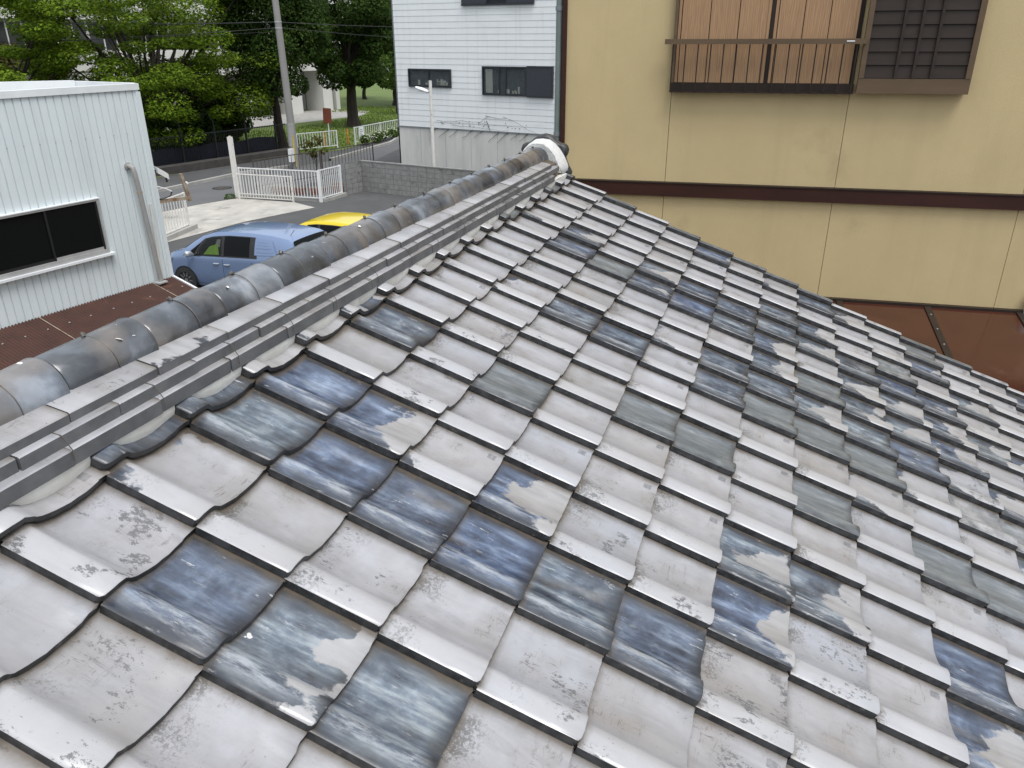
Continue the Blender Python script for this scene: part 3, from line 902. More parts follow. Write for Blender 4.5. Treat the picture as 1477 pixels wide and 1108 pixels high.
# shutter box
sb = box('shutter_box', M['dark_bronze'], yh, -2.60, -1.66, 0.001, 0.085, 5.30, 7.3)
box('bottom_rail', M['bronze'], sb, -2.60, -1.64, 0.086, 0.125, 5.295, 5.425)
box('frame_side', M['bronze'], sb, -1.685, -1.64, 0.086, 0.128, 5.427, 7.3)
box('frame_side', M['bronze'], sb, -2.60, -2.55, 0.086, 0.128, 5.427, 7.3)
k = 0
z = 5.43
while z < 7.25:
    MB().hexa([(-2.548, .086, z), (-1.687, .086, z), (-1.687, .112, z), (-2.548, .112, z),
               (-2.548, .086, z + .108), (-1.687, .086, z + .108), (-1.687, .100, z + .108), (-2.548, .100, z + .108)]).build('slat', M['slat'], sb, smooth=False)
    z += .1135
for x in (-1.955, -2.105, -2.26):
    box('batten', M['slat'], sb, x - .012, x + .012, 0.1135, 0.128, 5.427, 7.3)
# grey pipe at the right end, standing on the terrace roof
MB().tube([(-3.60, 0.06, 0.0), (-3.60, 0.06, 3.45)], 0.045, 12).build('downpipe', M['rusty_white'], yh)

# terrace roof of brown sheets leaning on the ochre wall
tc = thing('terrace_canopy', 'reddish brown translucent terrace canopy leaning on the ochre wall', 'canopy', (7.6, 0, 0), R(95))
def cz(y): return 3.245 - 0.16 * (y - 0.02)
xs = [-0.97, -1.82, -2.67, -3.52, -4.37]
for a, b in zip(xs, xs[1:]):
    p = [(b + .02, .02), (a - .02, .02), (a - .02, 2.3), (b + .02, 2.3)]
    MB().hexa([(x, y, cz(y) - .006) for x, y in p] + [(x, y, cz(y)) for x, y in p]).build('sheet', M['canopy'], tc, smooth=False)
for x in xs:
    p = [(x - .03, .02), (x + .03, .02), (x + .03, 2.32), (x - .03, 2.32)]
    bt = MB().hexa([(px, y, cz(y) - .02) for px, y in p] + [(px, y, cz(y) + .014) for px, y in p]).build('batten', M['dark_bronze'], tc, smooth=False)
    for k in range(7):
        y = .25 + .3 * k
        MB().tube([(x, y, cz(y) + .012), (x, y, cz(y) + .020)], .008, 8).build('screw', M['alu'], bt)
p = [(-4.4, .0), (-.94, .0), (-.94, .06), (-4.4, .06)]
MB().hexa([(px, y + .003, 3.235) for px, y in p] + [(px, y + .003, 3.265) for px, y in p]).build('wall_plate', M['dark_bronze'], tc, smooth=False)
for x in (-0.97, -4.37):
    box('post', M['dark_bronze'], tc, x - .04, x + .04, 2.18, 2.26, 0, cz(2.2) - .03)
box('gutter', M['dark_bronze'], tc, -4.4, -.94, 2.33, 2.42, cz(2.33) - .10, cz(2.33) - .02)

# ================================================================== THE WHITE HOUSE
wh = thing('white_house', 'tall white house with horizontal siding and small black windows', 'house', (32, 16, 0), R(79))
box('wall', M['siding_core'], wh, -10.5, -0.80, -9.0, -0.04, 2.0, 9.8)
base = box('foundation', M['concrete'], wh, -10.5, -0.765, -9.0, 0.0, 0, 2.165)
for x in (-1.9, -3.2, -4.5, -5.8, -7.1, -8.4):
    box('form_joint', M['flash'], base, x - .004, x + .004, 0.0, 0.003, 0, 2.15)
box('flashing', M['flash'], wh, -10.5, -0.74, -0.03, 0.035, 2.168, 2.215)
z = 2.218
BH = 0.2291
JB = -4.92
while z < 9.6:
    for a, b in ((-0.785, JB), (JB, -10.5)):
        MB().hexa([(b + .003, -.038, z), (a - .003, -.038, z), (a - .003, 0.012, z), (b + .003, 0.012, z),
                   (b + .003, -.038, z + BH - .012), (a - .003, -.038, z + BH - .012), (a - .003, 0.004, z + BH - .006), (b + .003, 0.004, z + BH - .006)]
                  ).build('siding_board', M['siding'], wh, smooth=False)
    z += BH
box('corner_trim', M['flash'], wh, -0.783, -0.735, -0.06, 0.02, 2.216, 9.8)
box('corner_trim', M['siding'], wh, -8.52, -8.46, 0.013, 0.03, 2.216, 9.8)
MB().tube([(-0.70, -0.05, 0), (-0.70, -0.05, 9.7)], .035, 10).build('downpipe', M['black_metal'], wh)


def window(parent, x0, x1, z0, z1, split, y=0.013, fr=.055, frame=None, pane=None, items=0, seed=1):
    """x0 > x1 (left to right as seen)"""
    frame = frame or M['frame_dark']
    mb = MB()
    d = .075
    mb.box(x1, x0, y, y + d, z0, z0 + fr); mb.box(x1, x0, y, y + d, z1 - fr, z1)
    mb.box(x1, x1 + fr, y, y + d, z0 + fr, z1 - fr); mb.box(x0 - fr, x0, y, y + d, z0 + fr, z1 - fr)
    w = mb.build('window', frame, parent, smooth=False)
    box('interior', M['flash'] if items else M['shutter_navy'], w, x1 + fr, x0 - fr, y + .001, y + .006, z0 + fr, z1 - fr)
    ed = [x0 - fr] + split + [x1 + fr]
    for k, (a, b) in enumerate(zip(ed, ed[1:])):
        box('pane', pane or M['glass_clear'], w, b + .012, a - .012, y + .046, y + .050, z0 + fr, z1 - fr)
        if k:
            box('mullion', frame, w, a - .025, a + .025, y + .035, y + .062, z0 + fr, z1 - fr)
    rr = random.Random(seed)
    for k in range(items):
        xx = rr.uniform(x1 + fr + .1, x0 - fr - .25)
        ww, hh = rr.uniform(.04, .16), rr.uniform(.08, .26)
        box('household_item', M['item'], w, xx, xx + ww, y + .008, y + .04, z0 + fr + .03, z0 + fr + .03 + hh)
    return w


window(wh, -1.45, -3.62, 3.84, 4.56, [-2.5], items=9, seed=3)
w = window(wh, -5.15, -7.21, 3.61, 4.70, [-5.95, -6.25], items=8, seed=8)
box('curtain', M['item'], w, -5.62, -5.3, .02, .04, 3.7, 4.6)
s = box('shutter', M['shutter_navy'], wh, -8.33, -7.215, 0.013, 0.10, 3.60, 4.71)
box('shutter_frame', M['frame_dark'], s, -8.37, -8.335, 0.013, 0.12, 3.58, 4.73)
box('shutter_frame', M['frame_dark'], s, -8.33, -7.215, 0.101, 0.115, 3.58, 3.64)
box('shutter_frame', M['frame_dark'], s, -8.33, -7.215, 0.101, 0.115, 4.67, 4.73)
w = window(wh, -5.38, -6.35, 6.90, 8.2, [], items=0)
for a, b in ((-4.25, -5.375), (-6.355, -7.50)):
    s = box('shutter', M['shutter_navy'], wh, b, a, 0.013, 0.085, 6.90, 8.2)
    box('shutter_frame', M['frame_dark'], s, b, a, 0.086, 0.11, 6.90, 6.97)

vine = MB()
rv = random.Random(12)


def twig(pts, r):
    vine.tube([(x, .03 + rv.uniform(0, .02), z) for x, z in pts], [r * (1 - .6 * k / len(pts)) for k in range(len(pts))], 5)


def wander(x, z, dx, dz, n, st=.12):
    pts = [(x, z)]
    for _ in range(n):
        x += dx * st + rv.uniform(-.03, .03); z += dz * st + rv.uniform(-.03, .03)
        pts.append((x, z))
    return pts


twig(wander(-2.8, 2.52, -1, -.02, 30), .006)
twig(wander(-3.6, 2.36, -1, -.03, 24), .006)
twig(wander(-4.9, 2.45, -.7, .6, 5), .007)
twig(wander(-5.25, 2.80, -1, .0, 8), .009)
twig(wander(-6.1, 2.80, -1, -.45, 12), .006)
twig(wander(-5.3, 2.6, -.5, -1, 3), .012)
for k in range(9):
    twig(wander(-3.0 - .55 * k + rv.uniform(-.2, .2), 2.2, .75, -.55, rv.randint(3, 7), .10), .011)
for k in range(26):
    x = -2.9 - rv.random() * 4.5; z = 2.5 + rv.uniform(-.16, .05)
    vine.box(x, x + rv.uniform(.02, .05), .03, .04, z, z + rv.uniform(.01, .03))
tag(vine.build('dead_vine', M['bark'], None, (32, 16, 0), (0, 0, R(79))), 'bare dry vine clinging to the white siding above the foundation', 'vine')

# ================================================================== BLOCK WALL, LAMP
bw = thing('block_wall', 'low grey concrete block wall below the white house', 'wall', (28.05, 15.16, 0), R(79))
box('core', M['block_joint'], bw, -9.0, 0.0, -0.10, -0.012, 0, 1.17)
bme = [MB().box(.004, .396, -.012, .0, .004, .194).mesh('block', M['block'], smooth=False),
       MB().box(.004, .196, -.012, .0, .004, .194).mesh('block', M['block'], smooth=False)]
for r in range(6):
    for k in range(22):
        obj('block', bme[0], bw, (-.4 - k * .4, rv.uniform(-.004, .003), r * .198))
box('coping', M['block'], bw, -9.0, 0.02, -0.12, 0.015, 1.19, 1.23)
pl = box('return_wall', M['block_joint'], bw, 0.022, 0.15, -0.1, 0.98, 0, 1.21)
for r in range(6):
    for k in range(3):
        MB().box(0.012, 0.021, -.08 + k * .35 + .006, -.08 + k * .35 + .344, r * .2 + .005, r * .2 + .195).build('block', M['block'], pl, smooth=False)
        MB().box(0.151, 0.16, -.08 + k * .35 + .006, -.08 + k * .35 + .344, r * .2 + .005, r * .2 + .195).build('block', M['block'], pl, smooth=False)
MB().box(0.0225, 0.1495, .981, .99, 0, 1.21).build('end_block', M['block'], pl, smooth=False)

lp = thing('street_lamp', 'thin white lamp post with a single lamp head before the white house', 'lamp', (28.6, 12.2, 0))
MB().tube([(0, 0, 0), (0, 0, 4.25)], [.075, .06], 12).build('post', M['rusty_white'], lp)
mb = MB().grid([[(.10 * math.cos(a) * s + dx, y, 3.92 + .075 * math.sin(a) * s + dz) for a in [2 * math.pi * q / 12 for q in range(12)]]
                for y, s, dx, dz in ((.08, .35, 0, -.07), (.14, .8, 0, -.06), (.3, 1.05, 0, -.01), (.5, .95, 0, .04), (.62, .55, 0, .08), (.66, .05, 0, .09))], close=True)
hd = mb.build('lamp_head', M['white_paint'], lp)
MB().box(-.06, .06, .2, .55, 3.835, 3.85).build('lens', M['alu'], hd, smooth=False)
MB().tube([(0, 0, 3.78), (0, .09, 3.85)], .03, 8).build('arm', M['grey_pipe'], lp)

# ================================================================== METAL SHED
shd = thing('metal_shed', 'pale ribbed steel shed with one wide dark sliding window', 'shed', (8.68, 7.75, 0), R(-9.5))
# local x runs away along the visible wall (corner at 0), y into the shed
pro = []
x = -6.0
PITCHX = .1075
while x < -0.03:
    pro += [(x, 0), (x + .088, 0), (x + .0925, .020), (x + .1005, .020)]
    x += PITCHX
pro.append((0.0, 0))
MB().grid([[(px, py, 0.0) for px, py in pro], [(px, py, 5.14) for px, py in pro]]).build('wall', M['shed'], shd, smooth=False)
MB().add([(0.0, 0.0, 0), (0.0, 1.3, 0), (0.0, 1.3, 5.14), (0.0, 0.0, 5.14)], [(0, 1, 2, 3)]).build('wall', M['shed'], shd, smooth=False)
MB().prism([(-.02, .03), (-.02, 1.28), (-5.98, 5.0), (-5.98, .03)], lambda a, b: (a, b, 0), lambda a, b: (a, b, 4.98)).build('roof', M['grey_pipe'], shd, smooth=False)
MB().box(-6.03, 0.012, -0.022, 0.06, 5.125, 5.21).build('fascia', M['shed_trim'], shd, smooth=False)
MB().box(-0.055, 0.016, -0.018, 0.05, 0, 5.099).build('corner_trim', M['shed'], shd, smooth=False)
MB().box(-0.045, 0.02, 0.061, 1.36, 5.125, 5.215).build('fascia', M['shed_trim'], shd, smooth=False)
MB().hexa([(-.05, 1.30, 4.9), (-6.0, 5.05, 4.9), (-6.0, 5.16, 4.9), (-.05, 1.40, 4.9),
           (-.05, 1.30, 5.225), (-6.0, 5.05, 5.25), (-6.0, 5.16, 5.25), (-.05, 1.40, 5.225)]).build('parapet', M['shed_trim'], shd, smooth=False)
MB().box(-2.2, -2.05, .1, 2.1, 5.0, 5.12).build('roof_rib', M['shed_trim'], shd, smooth=False)
MB().hexa([(-2.02, .2, 4.99), (-1.9, .2, 4.99), (-2.9, 2.9, 4.99), (-3.0, 2.9, 4.99), (-2.02, .2, 5.02), (-1.9, .2, 5.02), (-2.9, 2.9, 5.02), (-3.0, 2.9, 5.02)]).build('roof_seam', M['frame_dark'], shd, smooth=False)
# window
mb = MB()
mb.box(-2.62, -0.99, -.05, -.002, 3.735, 3.76); mb.box(-2.62, -0.99, -.05, -.002, 3.0, 3.06)
mb.box(-1.03, -1.005, -.05, -.002, 3.06, 3.735); mb.box(-2.62, -2.58, -.05, -.002, 3.06, 3.735)
w = mb.build('window', M['alu'], shd, smooth=False)
box('pane', M['glass'], w, -2.58, -1.76, -.022, -.018, 3.09, 3.735)
box('pane', M['glass'], w, -1.80, -1.03, -.036, -.032, 3.06, 3.735)
for x0, x1, yy, zz0 in ((-2.58, -1.76, -.028, 3.06), (-1.80, -1.03, -.042, 3.06)):
    for a, b in ((x0, x0 + .03), (x1 - .03, x1)):
        box('sash', M['black_metal'], w, a, b, yy, yy + .012, zz0, 3.735)
    box('sash', M['black_metal'] if x0 < -2 else M['alu'], w, x0 + .03, x1 - .03, yy, yy + .012, zz0, zz0 + .04)
box('sill', M['shed_trim'], w, -2.68, -0.92, -.085, -.002, 2.965, 2.998)
box('head', M['shed_trim'], w, -2.65, -0.97, -.058, -.002, 3.762, 3.776)
rz_ = random.Random(4)
for zr in (4.55, 3.9):
    x = -5.9
    while x < -.1:
        if zr > 4 or x > -0.9:
            MB().tube([(x, -.001, zr), (x, -.008, zr)], .006, 6).build('screw', M['grey_pipe'], shd)
        x += PITCHX * 2
# drain pipe with elbow
pts = [(-.41, -.0, 4.12), (-.41, -.06, 4.125), (-.40, -.10, 4.10), (-.395, -.115, 4.02), (-.38, -.115, 3.8), (-.30, -.115, 2.40)]
dp = MB().tube(pts, .036, 12).build('drain_pipe', M['grey_pipe'], shd)
for p in ((-.41, 0, 4.12), ):
    MB().tube([(-.41, -.002, 4.12), (-.41, -.03, 4.122)], .052, 14).build('collar', M['grey_pipe'], dp)
MB().tube([(-.377, -.115, 3.765), (-.375, -.115, 3.74)], .041, 12).build('clamp', M['rust'], dp)
MB().box(-.40, -.24, -.19, -.05, 2.385, 2.405).build('shoe', M['alu'], dp, smooth=False)
MB().tube([(-.17, -.03, 3.55), (-.19, -.03, 3.0), (-.21, -.03, 2.44)], .017, 8).build('conduit', M['rusty_white'], shd)

# rusty lean-to in front of the shed
lt = thing('lean_to_roof', 'rust brown corrugated lean-to roof against the pale shed wall', 'roof', (8.68, 7.75, 0), R(-9.5))
rows = []
A, Bz = -.02, 2.39
nW = 138
def lz(y): return Bz + .28 * (y + .02)
for y in (-.02, -1.0, -2.3):
    row = []
    for k in range(nW * 4 + 1):
        x = -6.2 + 6.2 * k / (nW * 4)
        row.append((x, y, lz(y) + .011 * math.sin(2 * math.pi * k / 4 + .4)))
    rows.append(row)
MB().grid(rows).build('corrugated_sheet', M['rust_roof'], lt)
MB().hexa([(-.012, -.02, 2.35), (.02, -.02, 2.35), (.02, -2.32, 2.35 - .644), (-.012, -2.32, 2.35 - .644),
           (-.012, -.02, 2.405), (.02, -.02, 2.405), (.02, -2.32, 2.405 - .644), (-.012, -2.32, 2.405 - .644)]).build('verge_flashing', M['shed_trim'], lt, smooth=False)
for q, y in enumerate((-.35, -1.2, -2.0)):
    for k in range(20):
        x = -6.0 + .31 * k + rz_.uniform(-.03, .03)
        MB().tube([(x, y, lz(y) + .006), (x, y, lz(y) + .016)], .012, 7).build('nail_cap', M['alu'], lt)
for x in (-4.0, -2.2, -.4):
    MB().hexa([(x - .006, -.03, lz(-.03) + .0095), (x + .006, -.03, lz(-.03) + .0095), (x + .006, -2.29, lz(-2.29) + .0095), (x - .006, -2.29, lz(-2.29) + .0095),
               (x - .006, -.03, lz(-.03) + .011), (x + .006, -.03, lz(-.03) + .011), (x + .006, -2.29, lz(-2.29) + .011), (x - .006, -2.29, lz(-2.29) + .011)]).build('sheet_lap', M['rust'], lt, smooth=False)
for x in (-6.1, -3.0, -.05):
    box('post', M['rust'], lt, x - .03, x + .03, -2.25, -2.19, 0, lz(-2.2) - .015)
box('wall', M['rust_roof'], lt, -6.15, -.02, -2.18, -2.15, 0, lz(-2.18) - .03)

# fittings at the shed corner
fl = thing('floodlight', 'small white floodlight on the shed corner', 'light', (8.72, 7.78, 4.02), R(-9.5))
MB().hexa([(.0, -.10, -.06), (.16, -.12, -.17), (.20, -.0, -.15), (.04, .02, -.04), (.0, -.10, .02), (.16, -.12, -.09), (.20, .0, -.07), (.04, .02, .04)]).build('housing', M['white_paint'], fl, smooth=False)
MB().tube([(-.01, .0, -.02), (.05, -.03, -.04)], .015, 6).build('arm', M['black_metal'], fl)
MB().tube([(.15, -.06, -.15), (.16, -.06, -.21)], .014, 6).build('sensor', M['black_metal'], fl)
br = thing('rusty_bracket', 'rusty steel bracket arm with upright plate at the shed corner', 'bracket', (8.70, 7.75, 3.55), R(-27))
MB().box(.0, .47, -.025, .025, -.03, .02).build('arm', M['rust'], br, smooth=False)
MB().hexa([(.44, -.03, -.06), (.485, -.03, -.06), (.485, .03, -.06), (.44, .03, -.06), (.365, -.03, .36), (.405, -.03, .36), (.405, .03, .36), (.365, .03, .36)]).build('upright', M['rust'], br, smooth=False)
MB().tube([(.0, 0, .22), (.12, -.02, .17), (.20, -.02, .12)], .010, 6).build('stay', M['white_paint'], br)
MB().tube([(.0, -.02, .03), (.08, -.03, .04), (.17, -.03, .065), (.20, -.02, .12)], .012, 6).build('cable', M['black_metal'], br)
MB().tube([(.425, 0, .22), (.45, -.01, .22), (.46, -.01, .20)], .02, 7).build('insulator', M['white_paint'], br)


# ================================================================== FENCES AND GATE
def picket_fence(name, label, p0, p1, h, n, mat, z0=.08, low=.14, posts=(0, 1), pw=.03, bw_=.011, cat='fence', group=None, mid=None, bar_mat=None):
    d = Vector((p1[0] - p0[0], p1[1] - p0[1], 0))
    L = d.length
    t = thing(name, label, cat, (p0[0], p0[1], 0), math.atan2(d.y, d.x), group)
    box('top_rail', mat, t, 0, L, -.02, .02, h - .035, h)
    box('bottom_rail', mat, t, 0, L, -.018, .018, low, low + .03)
    if mid:
        box('middle_rail', mat, t, 0, L, -.014, .014, mid, mid + .025)
    for f in posts:
        box('post', mat, t, f * L - pw, f * L + pw, -pw - .002, pw + .002, 0, h + .01)
    me = MB().box(-bw_, bw_, -bw_, bw_, low + .031, h - .036).mesh('bar', bar_mat or mat, smooth=False)
    for k in range(1, n):
        obj('bar', me, t, (L * k / n, 0, 0))
    return t


picket_fence('white_fence', 'white picket fence with an upright corner behind the sliding gate', (25.35, 19.05), (25.50, 15.62), 1.17, 26, M['white_paint'])
picket_fence('white_fence', 'short white picket fence running from the gate corner to the block wall', (25.50, 15.56), (26.83, 15.44), 1.20, 11, M['white_paint'])
picket_fence('sliding_gate', 'rust stained white sliding gate beside the tall white post', (25.12, 19.0), (25.20, 16.62), .97, 19, M['rusty_white'], low=.06, mid=.20, cat='gate')
gp = thing('gate_post', 'tall rusty white gate post at the yard entrance', 'post', (25.22, 19.15, 0))
box('post', M['rusty_white'], gp, -.075, .075, -.075, .075, 0, 2.32)
MB().tube([(0, 0, 2.321), (0, 0, 2.36)], [.07, .03], 10).build('cap', M['rust'], gp)
box('plinth', M['kerb'], gp, -.12, .12, -.12, .12, 0.0, .05)
picket_fence('white_fence', 'rusty white fence panel standing behind the shed corner', (17.6, 16.75), (20.0, 17.2), 1.22, 15, M['rusty_white'], low=.18)
strip('kerb', [(16.5, 16.45), (20.3, 17.1)], .18, .15, M['kerb'])
strip('kerb', [(25.2, 19.35), (25.55, 15.4), (27.0, 15.3)], .14, .12, M['kerb'])
picket_fence('iron_fence', 'thin dark iron fence behind the white gate', (26.9, 19.5), (30.2, 18.4), 1.22, 18, M['wire'], bw_=.009, pw=.02)
picket_fence('iron_fence', 'thin dark iron fence panel beyond the flower pots', (30.25, 18.35), (33.6, 17.6), 1.22, 16, M['wire'], bw_=.009, pw=.02)
picket_fence('guard_rail', 'white pipe guard rail beside the orange sign', (37.0, 24.0), (39.2, 22.85), 1.05, 15, M['white_paint'], low=.22, bw_=.012)
g2 = picket_fence('guard_rail', 'white pipe guard rail with a paper notice beside the flowers', (40.8, 22.6), (46.5, 22.3), 1.05, 26, M['white_paint'], low=.22, posts=(0, .5, 1), bw_=.012)
box('notice', M['siding'], g2, .45, .95, -.035, -.025, .35, 1.0)
for k in range(5):
    box('notice_line', M['frame_dark'], g2, .52, .86 - .06 * (k % 3), -.0375, -.036, .45 + k * .1, .48 + k * .1)

# black park fence on a dark stone footing
bf = thing('park_fence', 'long black metal picket fence on a dark stone footing', 'fence', (27.2, 27.2, 0), math.atan2(24.6 - 27.2, 37.0 - 27.2))
Lb = math.hypot(37.0 - 27.2, 24.6 - 27.2)
box('footing', M['stone'], bf, -6, Lb, -.9, -.25, 0, .35)
for x in [k * 1.9 - 5.8 for k in range(9)]:
    box('post', M['black_metal'], bf, x - .035, x + .035, -.04, .04, 0, 1.75)
    MB().tube([(x, 0, 1.74), (x + .02, .0, 2.0), (x - .14, .05, 2.3)], .022, 6).build('barb_arm', M['black_metal'], bf)
for z in (.25, 1.5):
    box('rail', M['black_metal'], bf, -6, Lb, -.03, .03, z, z + .05)
mb = MB()
x = -5.9
while x < Lb:
    mb.box(x - .008, x + .008, -.008, .008, .06, 1.58)
    x += .11
tag(mb.build('picket_bars', M['black_metal'], bf, smooth=False), kind='stuff')
mb = MB()
rows = []
for k in range(41):
    x = -5.5 + k * .38
    rows.append([(x, .35 + .05 * math.sin(k * 1.3), .02), (x, .3 + .06 * math.sin(k * 2.1), .5), (x, .32, .95 + .05 * math.sin(k * .9))])
tag(mb.grid(rows).build('blue_sheeting', M['tarp'], None, (27.2, 27.2, 0), (0, 0, math.atan2(24.6 - 27.2, 37.0 - 27.2))), 'dark blue sheeting hung low behind the black fence', 'sheeting')

# ================================================================== POLE, WIRES, SIGNS
po = thing('utility_pole', 'grey concrete utility pole with a yellow guard sleeve', 'pole', (32.54, 21.22, 0))
MB().tube([(0, 0, 0), (-.04, .05, 4.0), (-.10, .13, 11.5)], [.19, .165, .12], 16).build('pole', M['pole'], po)
MB().tube([(-.035, .045, 1.05), (-.037, .047, 2.1)], .196, 16).build('sleeve', M['grey_pipe'], po)
MB().tube([(-.17, -.10, .1), (-.17, -.10, 1.55)], .03, 8).build('yellow_guard', M['yellow_tape'], po)
for z in (6.15, 6.4):
    MB().tube([(-.06, .08, z), (-.06, .08, z + .05)], .165, 14).build('clamp_band', M['alu'], po)
MB().box(-.42, -.16, -.1, .1, .35, .95).build('notice', M['white_paint'], po, smooth=False)


def wire(label, a, b, sag, r=.012, n=14):
    a, b = Vector(a), Vector(b)
    mid = a.copy()
    pts = []
    for k in range(n + 1):
        f = k / n
        p = a.lerp(b, f)
        p.z -= sag * 4 * f * (1 - f)
        pts.append(p - a)
    o = MB().tube(pts, r, 5).build('overhead_wire', M['black_metal'], None, a)
    return tag(o, label, 'wire', 'overhead wires on the utility pole')


wire('upper overhead wire running from the pole past the big tree', (32.44, 21.33, 6.42), (25.0, 41.0, 6.9), .25, .018)
wire('upper overhead wire running from the pole to the white house', (32.48, 21.29, 6.42), (42.0, 14.5, 6.3), .12, .014)
wire('lower overhead wire drooping from the pole across the tree', (32.42, 21.35, 6.18), (23.5, 41.0, 5.35), .15, .013)
wire('lower overhead wire running from the pole to the white house', (32.49, 21.27, 6.20), (42.5, 14.5, 5.55), .12, .012)
wire('lowest overhead wire drooping from the pole across the tree', (32.43, 21.34, 6.02), (25.0, 43.0, 5.55), .12, .009)

sg = thing('orange_sign', 'faded orange sign board on a white post in the park', 'sign', (40.66, 24.2, 0))
MB().tube([(0, 0, 0), (0, 0, 1.45)], .035, 8).build('post', M['white_paint'], sg)
MB().prism([(-.24, 0), (.24, 0), (.26, .8), (-.2, .84)], lambda a, z: (a * .35 - .036, -a * .93, 1.25 + z), lambda a, z: (a * .35 - .056, -a * .93 - .0, 1.25 + z)).build('board', M['orange'], sg, smooth=False)
for (x, y, lab) in ((41.2, 23.3, 'short orange bollard standing in the gap between two guard rails'), (39.6, 23.9, 'short orange bollard behind the guard rail beside the orange sign')):
    b = thing('orange_bollard', lab, 'bollard', (x, y, 0), 0, 'orange bollards on the lawn')
    MB().tube([(0, 0, 0), (0, 0, .85), (0, 0, .9)], [.055, .055, .03], 10).build('post', M['orange_post'], b)
    MB().tube([(0, 0, .6), (0, 0, .68)], .058, 10).build('reflector', M['yellow_tape'], b)

# planters and bucket in the fenced corner
def planter(label, x, y, rz, l=.65):
    t = thing('planter', label, 'planter', (x, y, 0), rz, 'terracotta planters behind the white fence')
    MB().hexa([(-l / 2 + .04, -.11, 0), (l / 2 - .04, -.11, 0), (l / 2 - .04, .11, 0), (-l / 2 + .04, .11, 0),
               (-l / 2, -.15, .26), (l / 2, -.15, .26), (l / 2, .15, .26), (-l / 2, .15, .26)]).build('box', M['terracotta'], t, smooth=False)
    MB().box(-l / 2 + .02, l / 2 - .02, -.13, .13, .261, .266).build('soil', M['mortar'], t, smooth=False)
for k, (x, y) in enumerate(((26.6, 18.2), (26.7, 17.4), (26.9, 16.6), (27.6, 16.0), (28.2, 16.3))):
    planter('terracotta planter box with dark soil behind the white fence', x, y, R(85 + 8 * k))
bu = thing('bucket', 'pale blue plastic bucket near the terracotta planters', 'bucket', (28.9, 16.0, 0))
MB().tube([(0, 0, 0), (0, 0, .30), (0, 0, .33)], [.13, .17, .18], 14).build('body', M['bucket'], bu)
MB().tube([(-.17, 0, .31), (-.12, 0, .44), (.12, 0, .44), (.17, 0, .31)], .008, 5).build('handle', M['alu'], bu)


# ================================================================== CARS
def lerp_tab(tab, x):
    for (a, b), (c, d) in zip(tab, tab[1:]):
        if x <= c:
            f = max(0, (x - a) / (c - a)) if c > a else 0
            return b + (d - b) * f
    return tab[-1][1]


